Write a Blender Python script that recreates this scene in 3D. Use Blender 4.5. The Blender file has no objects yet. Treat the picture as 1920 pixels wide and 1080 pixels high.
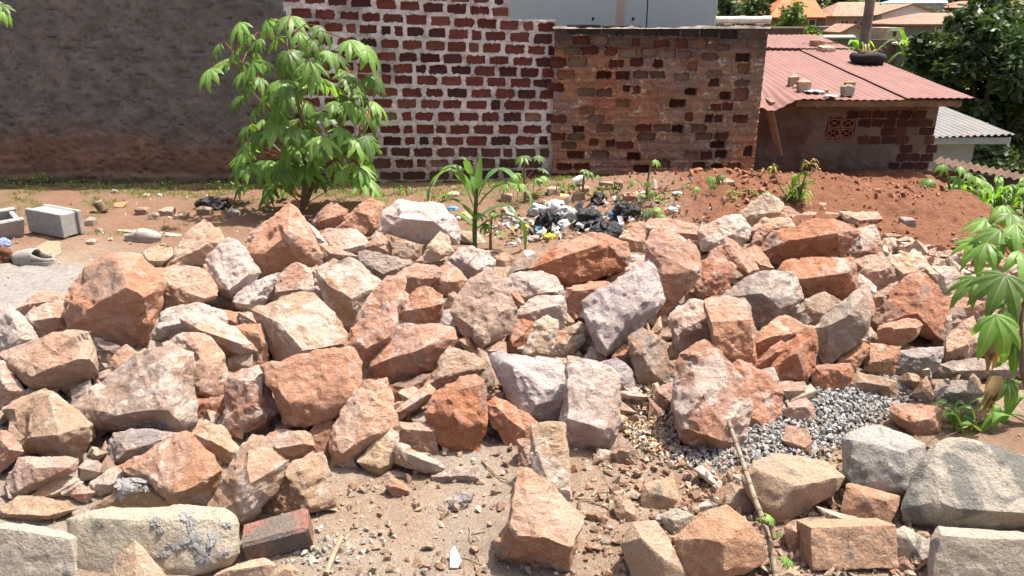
import bpy, bmesh, math, random
import numpy as np
from mathutils import Vector, Matrix, noise as mnoise
R = math.radians
SC = bpy.context.scene
COL = SC.collection
# ------------------------------------------------------------ camera
HC, PITCH, F = 1.55, R(19.4), 1450.0
cam = bpy.data.cameras.new('camera'); camo = bpy.data.objects.new('camera', cam); COL.objects.link(camo)
cam.sensor_width = 36; cam.lens = F/1920*36; cam.clip_start = .05; cam.clip_end = 2000
camo.location = (0, 0, HC); camo.rotation_euler = (R(90)-PITCH, 0, 0); SC.camera = camo
# ------------------------------------------------------------ light
SUN_EL, SUN_AZ = R(69), R(68)          # azimuth from +Y (behind the wall) towards +X
w = bpy.data.worlds.new('World'); SC.world = w; w.use_nodes = True
nt = w.node_tree; nt.nodes.clear()
sky = nt.nodes.new('ShaderNodeTexSky'); sky.sky_type = 'NISHITA'; sky.sun_disc = False
sky.sun_elevation = SUN_EL; sky.sun_rotation = SUN_AZ; sky.air_density = .8; sky.dust_density = 6.0; sky.ozone_density = .5
bg = nt.nodes.new('ShaderNodeBackground'); bg.inputs[1].default_value = 0.125
wo = nt.nodes.new('ShaderNodeOutputWorld'); nt.links.new(sky.outputs[0], bg.inputs[0]); nt.links.new(bg.outputs[0], wo.inputs[0])
sl = bpy.data.lights.new('sun', 'SUN'); sl.energy = 4.8; sl.angle = R(.55); sl.color = (1, .95, .88)
so = bpy.data.objects.new('sun', sl); COL.objects.link(so)
SD = Vector((math.sin(SUN_AZ)*math.cos(SUN_EL), math.cos(SUN_AZ)*math.cos(SUN_EL), math.sin(SUN_EL)))
so.rotation_euler = SD.to_track_quat('Z', 'Y').to_euler(); so.location = (3, 4, 9)
vs = SC.view_settings; vs.view_transform = 'Standard'; vs.look = 'None'; vs.gamma = 1; vs.use_curve_mapping = False; vs.exposure = 1.0
SC.render.engine = 'CYCLES'
# ------------------------------------------------------------ helpers
rng = random.Random(7); NR = np.random.RandomState(7)
CP, SP = math.cos(PITCH), math.sin(PITCH)
def ray(px, py):                       # photo pixel -> direction (unit step along the optical axis)
    a = (px-960)/F; b = (540-py)/F
    return Vector((a, CP+b*SP, -SP+b*CP))
def at(px, py, t): return Vector((0, 0, HC)) + ray(px, py)*t
def onY(px, py, Y):                    # on the vertical plane Y = const
    d = ray(px, py); return Vector((0, 0, HC)) + d*(Y/d.y)
def smooth(a, b, x):
    t = np.clip((np.asarray(x, float)-a)/(b-a), 0, 1); return t*t*(3-2*t)
PX = [-6, -3.2, -2.6, -2, -1.2, -.5, 0, .4, .9, 1.5, 2.1, 2.7, 3.2, 3.8]
PF = [1.9, 2.0, 2.0, 2.1, 2.25, 2.4, 2.5, 2.5, 2.6, 2.9, 3.0, 3.0, 2.9, 3.0]
PC = [3.0, 3.2, 3.5, 3.9, 4.3, 4.4, 4.0, 4.1, 4.3, 4.6, 4.6, 4.4, 4.2, 4.0]
PH = [.05, .07, .12, .18, .27, .27, .14, .17, .24, .31, .29, .2, .1, .0]
PB = [3.8, 4.0, 4.3, 4.7, 5.0, 5.1, 4.7, 4.7, 5.0, 5.4, 5.4, 5.2, 4.9, 4.6]
def base_z(X, Y):
    X = np.asarray(X, float); Y = np.asarray(Y, float)
    z = .27*np.exp(-((X-2.2)/1.5)**2-((Y-6.3)/.85)**2)
    z = z + .10*np.exp(-((X-.6)/1.2)**2-((Y-6.9)/.5)**2)
    edge = 3.55 + .18*(Y-5)
    z = z - 1.5*smooth(0, 2.2, X-edge)*smooth(3.2, 5.5, Y)
    far = smooth(8.6, 20, Y)
    z = z*(1-far) + far*(-3.6)
    z = z - 1.6*smooth(24, 48, Y) + 2.6*smooth(55, 92, Y) + 34*smooth(96, 300, Y)
    # gravel heap under the right of the pile
    z = z + .10*np.exp(-((X-1.15)/.55)**2-((Y-2.95)/.35)**2)
    return z
def pile_z(X, Y):
    f = np.interp(X, PX, PF); c = np.interp(X, PX, PC); h = np.interp(X, PX, PH); b = np.interp(X, PX, PB)
    up = np.sin(np.clip((Y-f)/(c-f), 0, 1)*np.pi/2)
    dn = smooth(0, 1, np.clip((b-Y)/(b-c), 0, 1))
    return h*np.where(Y < c, up, dn)
def surf_z(X, Y): return base_z(X, Y) + pile_z(X, Y)
TS = np.arange(1.0, 40, .006)
def march(px, py, fn=surf_z):          # axis depth where the ray meets the ground / pile surface
    d = ray(px, py); X = d.x*TS; Y = d.y*TS; Z = HC + d.z*TS
    k = np.argmax(Z <= fn(X, Y)); return float(TS[k])
def ground_pt(px, py, fn=base_z): return at(px, py, march(px, py, fn))
def zat(X, Y, fn=base_z): return float(fn(np.float64(X), np.float64(Y)))

def tag(o, label=None, cat=None, group=None, kind=None):
    if label: o['label'] = label
    if cat: o['category'] = cat
    if group: o['group'] = group
    if kind: o['kind'] = kind
    return o
def link(name, me, mat=None, parent=None, loc=None):
    o = bpy.data.objects.new(name, me); COL.objects.link(o)
    if mat is not None and me is not None and not me.materials: me.materials.append(mat)
    if parent is not None: o.parent = parent
    if loc is not None: o.location = loc
    return o
def empty(name, loc=(0, 0, 0), rz=0):
    o = bpy.data.objects.new(name, None); COL.objects.link(o); o.location = loc; o.rotation_euler = (0, 0, rz); o.empty_display_size = .05
    return o
def mesh(name, verts, faces, smooth_=False):
    me = bpy.data.meshes.new(name); me.from_pydata([tuple(v) for v in verts], [], [tuple(f) for f in faces]); me.update()
    if smooth_: me.shade_smooth()
    return me
def npmesh(name, V, Fq, smooth_=True):  # fast: V (n,3), Fq (m,k)
    me = bpy.data.meshes.new(name); V = np.ascontiguousarray(V, dtype=np.float32); Fq = np.ascontiguousarray(Fq, dtype=np.int32)
    k = Fq.shape[1]; me.vertices.add(len(V)); me.vertices.foreach_set('co', V.ravel())
    me.loops.add(Fq.size); me.loops.foreach_set('vertex_index', Fq.ravel())
    me.polygons.add(len(Fq)); me.polygons.foreach_set('loop_start', np.arange(0, Fq.size, k, dtype=np.int32))
    me.update(calc_edges=True); me.validate()
    me.shade_smooth() if smooth_ else me.shade_flat()
    return me
def bm_mesh(name, bm, angle=None):
    me = bpy.data.meshes.new(name); bm.to_mesh(me); bm.free()
    if angle is not None: me.shade_smooth(); me.set_sharp_from_angle(angle=R(angle))
    return me
def grid_faces(nu, nv):
    i = np.arange(nu*nv).reshape(nv, nu)
    return np.stack([i[:-1, :-1], i[:-1, 1:], i[1:, 1:], i[1:, :-1]], -1).reshape(-1, 4)
# value noise in numpy
_P = NR.rand(64, 64, 64).astype(np.float32)
def vn(x, y, z=0.):
    x, y, z = np.broadcast_arrays(np.asarray(x, float), np.asarray(y, float), np.asarray(z, float))
    xi = np.floor(x).astype(int); yi = np.floor(y).astype(int); zi = np.floor(z).astype(int)
    fx = x-xi; fy = y-yi; fz = z-zi
    fx = fx*fx*(3-2*fx); fy = fy*fy*(3-2*fy); fz = fz*fz*(3-2*fz)
    g = lambda a, b, c: _P[(xi+a) & 63, (yi+b) & 63, (zi+c) & 63]
    r0 = (g(0,0,0)*(1-fx)+g(1,0,0)*fx)*(1-fy)+(g(0,1,0)*(1-fx)+g(1,1,0)*fx)*fy
    r1 = (g(0,0,1)*(1-fx)+g(1,0,1)*fx)*(1-fy)+(g(0,1,1)*(1-fx)+g(1,1,1)*fx)*fy
    return (r0*(1-fz)+r1*fz)*2-1
def fbm(x, y, z=0., o=4):
    s = 0; a = 1; t = 0
    for i in range(o):
        s = s+a*vn(x*2**i+17.3*i, y*2**i+5.1*i, z*2**i+9.7*i); t += a; a *= .5
    return s/t
# ------------------------------------------------------------ materials
class NT:
    def __init__(s, name):
        s.m = bpy.data.materials.new(name); s.m.use_nodes = True; s.t = s.m.node_tree; s.n = s.t.nodes
        s.b = s.n['Principled BSDF']; s.b.inputs['Roughness'].default_value = .9; s.b.inputs['Specular IOR Level'].default_value = .25
        s.out = s.n['Material Output']
    def new(s, ty, **k):
        n = s.n.new(ty)
        for a, v in k.items(): setattr(n, a, v)
        return n
    def l(s, a, b): s.t.links.new(a, b); return s
    def coord(s, rnd=False):
        tc = s.new('ShaderNodeTexCoord'); c = tc.outputs['Object']
        if rnd:
            oi = s.new('ShaderNodeObjectInfo'); mu = s.new('ShaderNodeMath', operation='MULTIPLY'); mu.inputs[1].default_value = 91.7
            s.l(oi.outputs['Random'], mu.inputs[0]); ad = s.new('ShaderNodeVectorMath', operation='ADD')
            s.l(c, ad.inputs[0]).l(mu.outputs[0], ad.inputs[1]); c = ad.outputs[0]; s.oi = oi
        return c
    def noise(s, c, scale, detail=4, rough=.55, dist=0., stretch=None):
        if stretch:
            mp = s.new('ShaderNodeMapping'); mp.inputs['Scale'].default_value = stretch; s.l(c, mp.inputs[0]); c = mp.outputs[0]
        n = s.new('ShaderNodeTexNoise'); n.inputs['Scale'].default_value = scale; n.inputs['Detail'].default_value = detail
        n.inputs['Roughness'].default_value = rough; n.inputs['Distortion'].default_value = dist; s.l(c, n.inputs['Vector']); return n.outputs[0]
    def ramp(s, f, a, b, lo=0., hi=1.):
        n = s.new('ShaderNodeMapRange'); n.inputs[1].default_value = a; n.inputs[2].default_value = b; n.inputs[3].default_value = lo; n.inputs[4].default_value = hi
        s.l(f, n.inputs[0]); return n.outputs[0]
    def val(s, v, sock):
        if hasattr(v, 'links'): s.l(v, sock)
        elif isinstance(v, (tuple, list)): sock.default_value = (*v[:3], 1)
        else: sock.default_value = v
    def mix(s, f, a, b, mode='MIX'):
        n = s.new('ShaderNodeMix', data_type='RGBA', blend_type=mode)
        s.val(f, n.inputs['Factor']); s.val(a, n.inputs['A']); s.val(b, n.inputs['B']); return n.outputs['Result']
    def math(s, op, a, b):
        n = s.new('ShaderNodeMath', operation=op); s.val(a, n.inputs[0]); s.val(b, n.inputs[1]); return n.outputs[0]
    def bump(s, h, dist, strength=1., prev=None):
        n = s.new('ShaderNodeBump'); n.inputs['Distance'].default_value = dist; n.inputs['Strength'].default_value = strength
        s.l(h, n.inputs['Height'])
        if prev is not None: s.l(prev, n.inputs['Normal'])
        return n.outputs[0]
    def fin(s, col=None, nor=None, rough=None):
        if col is not None: s.val(col, s.b.inputs['Base Color'])
        if nor is not None: s.l(nor, s.b.inputs['Normal'])
        if rough is not None: s.val(rough, s.b.inputs['Roughness'])
        return s.m
def m_simple(name, col, var=.25, scale=20, bump=.003, rough=.85, spec=.25, rnd=True, col2=None):
    t = NT(name); c = t.coord(rnd); n = t.noise(c, scale, 5, .6)
    col2 = col2 or tuple(x*(1-var) for x in col)
    k = t.mix(t.ramp(n, .35, .65), col, col2); t.b.inputs['Specular IOR Level'].default_value = spec
    return t.fin(k, t.bump(t.noise(c, scale*4, 5, .65), bump) if bump else None, rough)
def m_stone(attr=None):
    t = NT('quarry_stone'); c = t.coord(True); oc = t.oi.outputs['Color']; al = t.oi.outputs['Alpha']
    if attr: va = t.new('ShaderNodeVertexColor', layer_name=attr); oc = va.outputs[0]; al = .2
    sk = t.new('ShaderNodeVertexColor', layer_name='skin'); ss = t.new('ShaderNodeSeparateColor'); t.l(sk.outputs[0], ss.inputs[0])
    n1 = t.noise(c, 5, 5, .62, .8); n2 = t.noise(c, 13, 5, .6, .5); n3 = t.noise(c, 8, 6, .65, 1.2); n4 = t.noise(c, 130, 3, .7); n5 = t.noise(c, 32, 6, .7)
    if not attr:                                                                            # broken faces differ: pale weathered skin, rust, dark skin
        oc = t.mix(t.math('MULTIPLY', ss.outputs[0], t.ramp(n2, .3, .55, .35, 1)), oc, t.mix(.25, oc, (.64, .56, .52)))
        oc = t.mix(t.math('MULTIPLY', ss.outputs[1], t.ramp(n1, .3, .55, .45, 1)), oc, t.mix(.3, oc, (.40, .155, .075)))
        oc = t.mix(t.math('MULTIPLY', ss.outputs[2], t.ramp(n1, .35, .6, .2, 1)), oc, (.26, .23, .205))
    k = t.mix(t.ramp(n2, .42, .64, 0, .45), oc, t.mix(.45, oc, (.52, .22, .10)))            # rusty staining
    k = t.mix(t.ramp(n5, .52, .66, 0, .4), k, t.mix(.6, oc, (.72, .56, .43)))              # pale dusty scars
    thr = t.math('SUBTRACT', .66, t.math('MULTIPLY', al, .3))
    cr = t.math('MULTIPLY', t.math('SUBTRACT', t.math('ADD', t.math('MULTIPLY', n1, .75), t.math('MULTIPLY', n5, .25)), thr), 16)
    cl = t.new('ShaderNodeClamp'); t.l(cr, cl.inputs[0])
    k = t.mix(t.math('MULTIPLY', cl.outputs[0], .6), k, (.74, .64, .56)); n7 = t.noise(c, 75, 5, .72, .4); k = t.mix(t.math('MULTIPLY', t.ramp(n7, .56, .62), t.ramp(n2, .38, .6, .1, .75)), k, t.mix(.25, oc, (.80, .72, .64))); k = t.mix(t.ramp(n7, .40, .34, 0, .45), k, t.mix(.6, oc, (.20, .10, .06)))                    # quartz crust
    k = t.mix(t.ramp(n3, .63, .70, 0, .5), k, (.20, .185, .17))                              # grey weathered skin
    vr = t.new('ShaderNodeVectorRotate', rotation_type='AXIS_ANGLE'); vr.inputs['Axis'].default_value = (.37, .78, .5); t.l(c, vr.inputs['Vector'])
    t.l(t.math('MULTIPLY', t.oi.outputs['Random'], 6.28), vr.inputs['Angle'])
    n6 = t.noise(vr.outputs[0], 7, 6, .68, .9, (.6, .6, 5.5)); bf = t.math('MULTIPLY', t.ramp(n6, .50, .60), t.ramp(t.oi.outputs['Random'], .3, .9, 0, .5))
    k = t.mix(bf, k, t.mix(.55, oc, (.70, .60, .53)))                                          # pale mineral layers
    vo = t.new('ShaderNodeTexVoronoi', feature='DISTANCE_TO_EDGE'); vo.inputs['Scale'].default_value = 9; dv = t.new('ShaderNodeVectorMath', operation='ADD'); t.l(c, dv.inputs[0]).l(t.math('MULTIPLY', n5, .25), dv.inputs[1]).l(dv.outputs[0], vo.inputs['Vector'])
    k = t.mix(t.math('MULTIPLY', t.ramp(vo.outputs[0], .0, .018, .55, 0), t.ramp(n1, .5, .62)), k, t.mix(.5, oc, (.16, .10, .07)))   # hairline cracks
    k = t.mix(1., k, t.ramp(n4, .25, .75, .72, 1.2), 'MULTIPLY')
    ge = t.new('ShaderNodeNewGeometry'); ed = t.math('MULTIPLY', t.ramp(ge.outputs['Pointiness'], .52, .60), t.ramp(n5, .35, .6))
    k = t.mix(t.math('MULTIPLY', ed, .6), k, t.mix(.35, oc, (.80, .72, .64)))                # bruised pale edges
    b = t.bump(t.noise(c, 21, 10, .76, .8, (1, 1, 1.7)), .048, .9); b = t.bump(n4, .003, .6, b)
    return t.fin(k, b, .88)
def m_block():
    t = NT('concrete_block'); c = t.coord(True); oc = t.oi.outputs['Color']; al = t.oi.outputs['Alpha']
    n1 = t.noise(c, 6, 5, .6, .6); n4 = t.noise(c, 110, 4, .7); n5 = t.noise(c, 26, 6, .65)
    k = t.mix(t.ramp(n5, .4, .65, 0, .5), oc, t.mix(.5, oc, (.52, .45, .36)))
    thr = t.math('SUBTRACT', .70, t.math('MULTIPLY', al, .3))
    cl = t.new('ShaderNodeClamp'); t.l(t.math('MULTIPLY', t.math('SUBTRACT', n1, thr), 14), cl.inputs[0])
    k = t.mix(t.math('MULTIPLY', cl.outputs[0], .8), k, (.13, .13, .115))
    k = t.mix(1., k, t.ramp(n4, .2, .8, .65, 1.25), 'MULTIPLY')
    b = t.bump(n5, .022, .9); b = t.bump(n4, .010, .9, b)
    return t.fin(k, b, .95)
M = {}
M['stone'] = m_stone(); M['rubble'] = m_stone('tone'); M['block'] = m_block()
# ------------------------------------------------------------ ground (one sheet to the horizon)
def axis(lo, a, b, hi, s, g=1.11):
    core = list(np.arange(a, b+s/2, s)); x = a; st = s; left = []
    while x > lo: st *= g; x -= st; left.append(x)
    x = core[-1]; st = s; right = []
    while x < hi: st *= g; x += st; right.append(x)
    return np.array(left[::-1]+core+right)
gx = axis(-320, -4.2, 4.4, 320, .026); gy = axis(-60, 1.75, 7.6, 420, .026)
GX, GY = np.meshgrid(gx, gy)
def fine(X, Y):
    near = 1/(1+np.maximum(0, np.hypot(X, Y-4)-6)*.5)
    soil = smooth(.8, 1.6, X)*smooth(4.6, 5.2, Y)
    s = .014*fbm(X*2.2, Y*2.2, .5, 4) + .019*fbm(X*9, Y*9, 2.5, 4) + .012*np.abs(fbm(X*21, Y*21, 1.5, 2))
    s = s + soil*(.06*np.maximum(0, fbm(X*3.1, Y*3.1, 7.7, 4)) + .06*np.maximum(0, fbm(X*7, Y*7, 7.7, 4)) + .030*np.abs(fbm(X*15, Y*15, 3.3, 3)))
    return s*near
def ground_z(X, Y):
    p = pile_z(X, Y); return base_z(X, Y) + np.maximum(0, p-.05)*.9 + fine(X, Y)
GZ = ground_z(GX, GY)
me = npmesh('ground', np.stack([GX, GY, GZ], -1).reshape(-1, 3), grid_faces(len(gx), len(gy)))
# soil kinds as real ground colours: r = grey cement dust, g = red garden soil, b = grass / moss
red = smooth(.75, 1.5, GX+.35*fbm(GX*1.5, GY*1.5))*smooth(4.5, 5.0, GY)
red = np.maximum(red, .6*smooth(4.8, 5.6, GY+.4*fbm(GX*2, GY*2)))
red = np.maximum(red, .5*smooth(-.1, .5, GX+.3*fbm(GX*3, GY*3))*smooth(3.2, 2.7, GY)*smooth(-.3, .3, fbm(GX*4, GY*4, 8.)))
cem = smooth(.6, 1.1, 1.75-np.hypot((GX+3.1)/1.15, (GY-4.3)/.75)+.35*fbm(GX*2, GY*2))*smooth(-1.3, -1.9, GX)
cem = np.maximum(cem, .45*smooth(.1, .7, fbm(GX*2.3+5, GY*2.3)+.6)*smooth(.15, -.25, GX)*smooth(2.9, 2.6, GY))
grs = smooth(.05, .5, fbm(GX*2.6, GY*2.6, 4.4)+.35*smooth(6.3, 7.2, GY)-.12)*smooth(5.6, 6.3, GY)*smooth(.6, -.2, GX)
grs = np.maximum(grs, smooth(8.6, 12, GY)); grs = np.maximum(grs, smooth(3.8, 4.4, GX-.18*(GY-5))*smooth(3.5, 5, GY))
ca = me.color_attributes.new('soil', 'FLOAT_COLOR', 'POINT')
ca.data.foreach_set('color', np.stack([cem, red, grs, np.ones_like(cem)], -1).astype(np.float32).ravel())
def m_ground():
    t = NT('ground_earth'); c = t.coord(); a = t.new('ShaderNodeVertexColor', layer_name='soil')
    sp = t.new('ShaderNodeSeparateColor'); t.l(a.outputs[0], sp.inputs[0])
    n1 = t.noise(c, 3.5, 6, .65, .5); n2 = t.noise(c, 22, 6, .7); n3 = t.noise(c, 120, 4, .7)
    k = t.mix(t.ramp(n1, .35, .65), (.38, .285, .205), (.30, .21, .145))
    k = t.mix(t.ramp(n2, .5, .66, 0, .6), k, (.45, .37, .285))
    k = t.mix(sp.outputs[0], k, t.mix(t.ramp(n2, .4, .65), (.40, .37, .33), (.30, .28, .25)))
    k = t.mix(sp.outputs[1], k, t.mix(t.ramp(n2, .35, .65), (.275, .122, .064), (.20, .086, .047)))
    g = t.math('MULTIPLY', sp.outputs[2], t.ramp(n2, .4, .55)); k = t.mix(g, k, t.mix(t.ramp(n3, .4, .6), (.07, .105, .028), (.13, .145, .045)))
    k = t.mix(1., k, t.ramp(n3, .2, .8, .7, 1.25), 'MULTIPLY')
    b = t.bump(n2, .05, .9); b = t.bump(n3, .014, .9, b)
    return t.fin(k, b, .97)
M['ground'] = m_ground()
tag(link('ground', me, M['ground']), kind='structure')
# ------------------------------------------------------------ the stones
# colours: o orange, r red orange, p pink beige, t tan, g grey, w whitish, y yellow, d dark grey, c cream concrete, k grey concrete, b brick, e earthy
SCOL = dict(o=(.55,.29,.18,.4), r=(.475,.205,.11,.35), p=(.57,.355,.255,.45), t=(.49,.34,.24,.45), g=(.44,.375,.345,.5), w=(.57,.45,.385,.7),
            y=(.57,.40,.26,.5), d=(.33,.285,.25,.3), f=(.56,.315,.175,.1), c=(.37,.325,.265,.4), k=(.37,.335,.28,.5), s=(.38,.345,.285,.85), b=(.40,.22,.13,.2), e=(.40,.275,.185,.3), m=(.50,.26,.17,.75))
REG = dict(A=(0,300,3.6), B=(440,340,3.375), C=(780,280,3.375), D=(1200,300,2.66667), E=(0,540,3.6), F=(400,500,3.6), G=(780,500,3.6),
           H=(1160,500,3.6), I=(1500,480,3.376), J=(0,780,3.0), K=(560,760,3.0), L=(1120,700,2.4))
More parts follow.
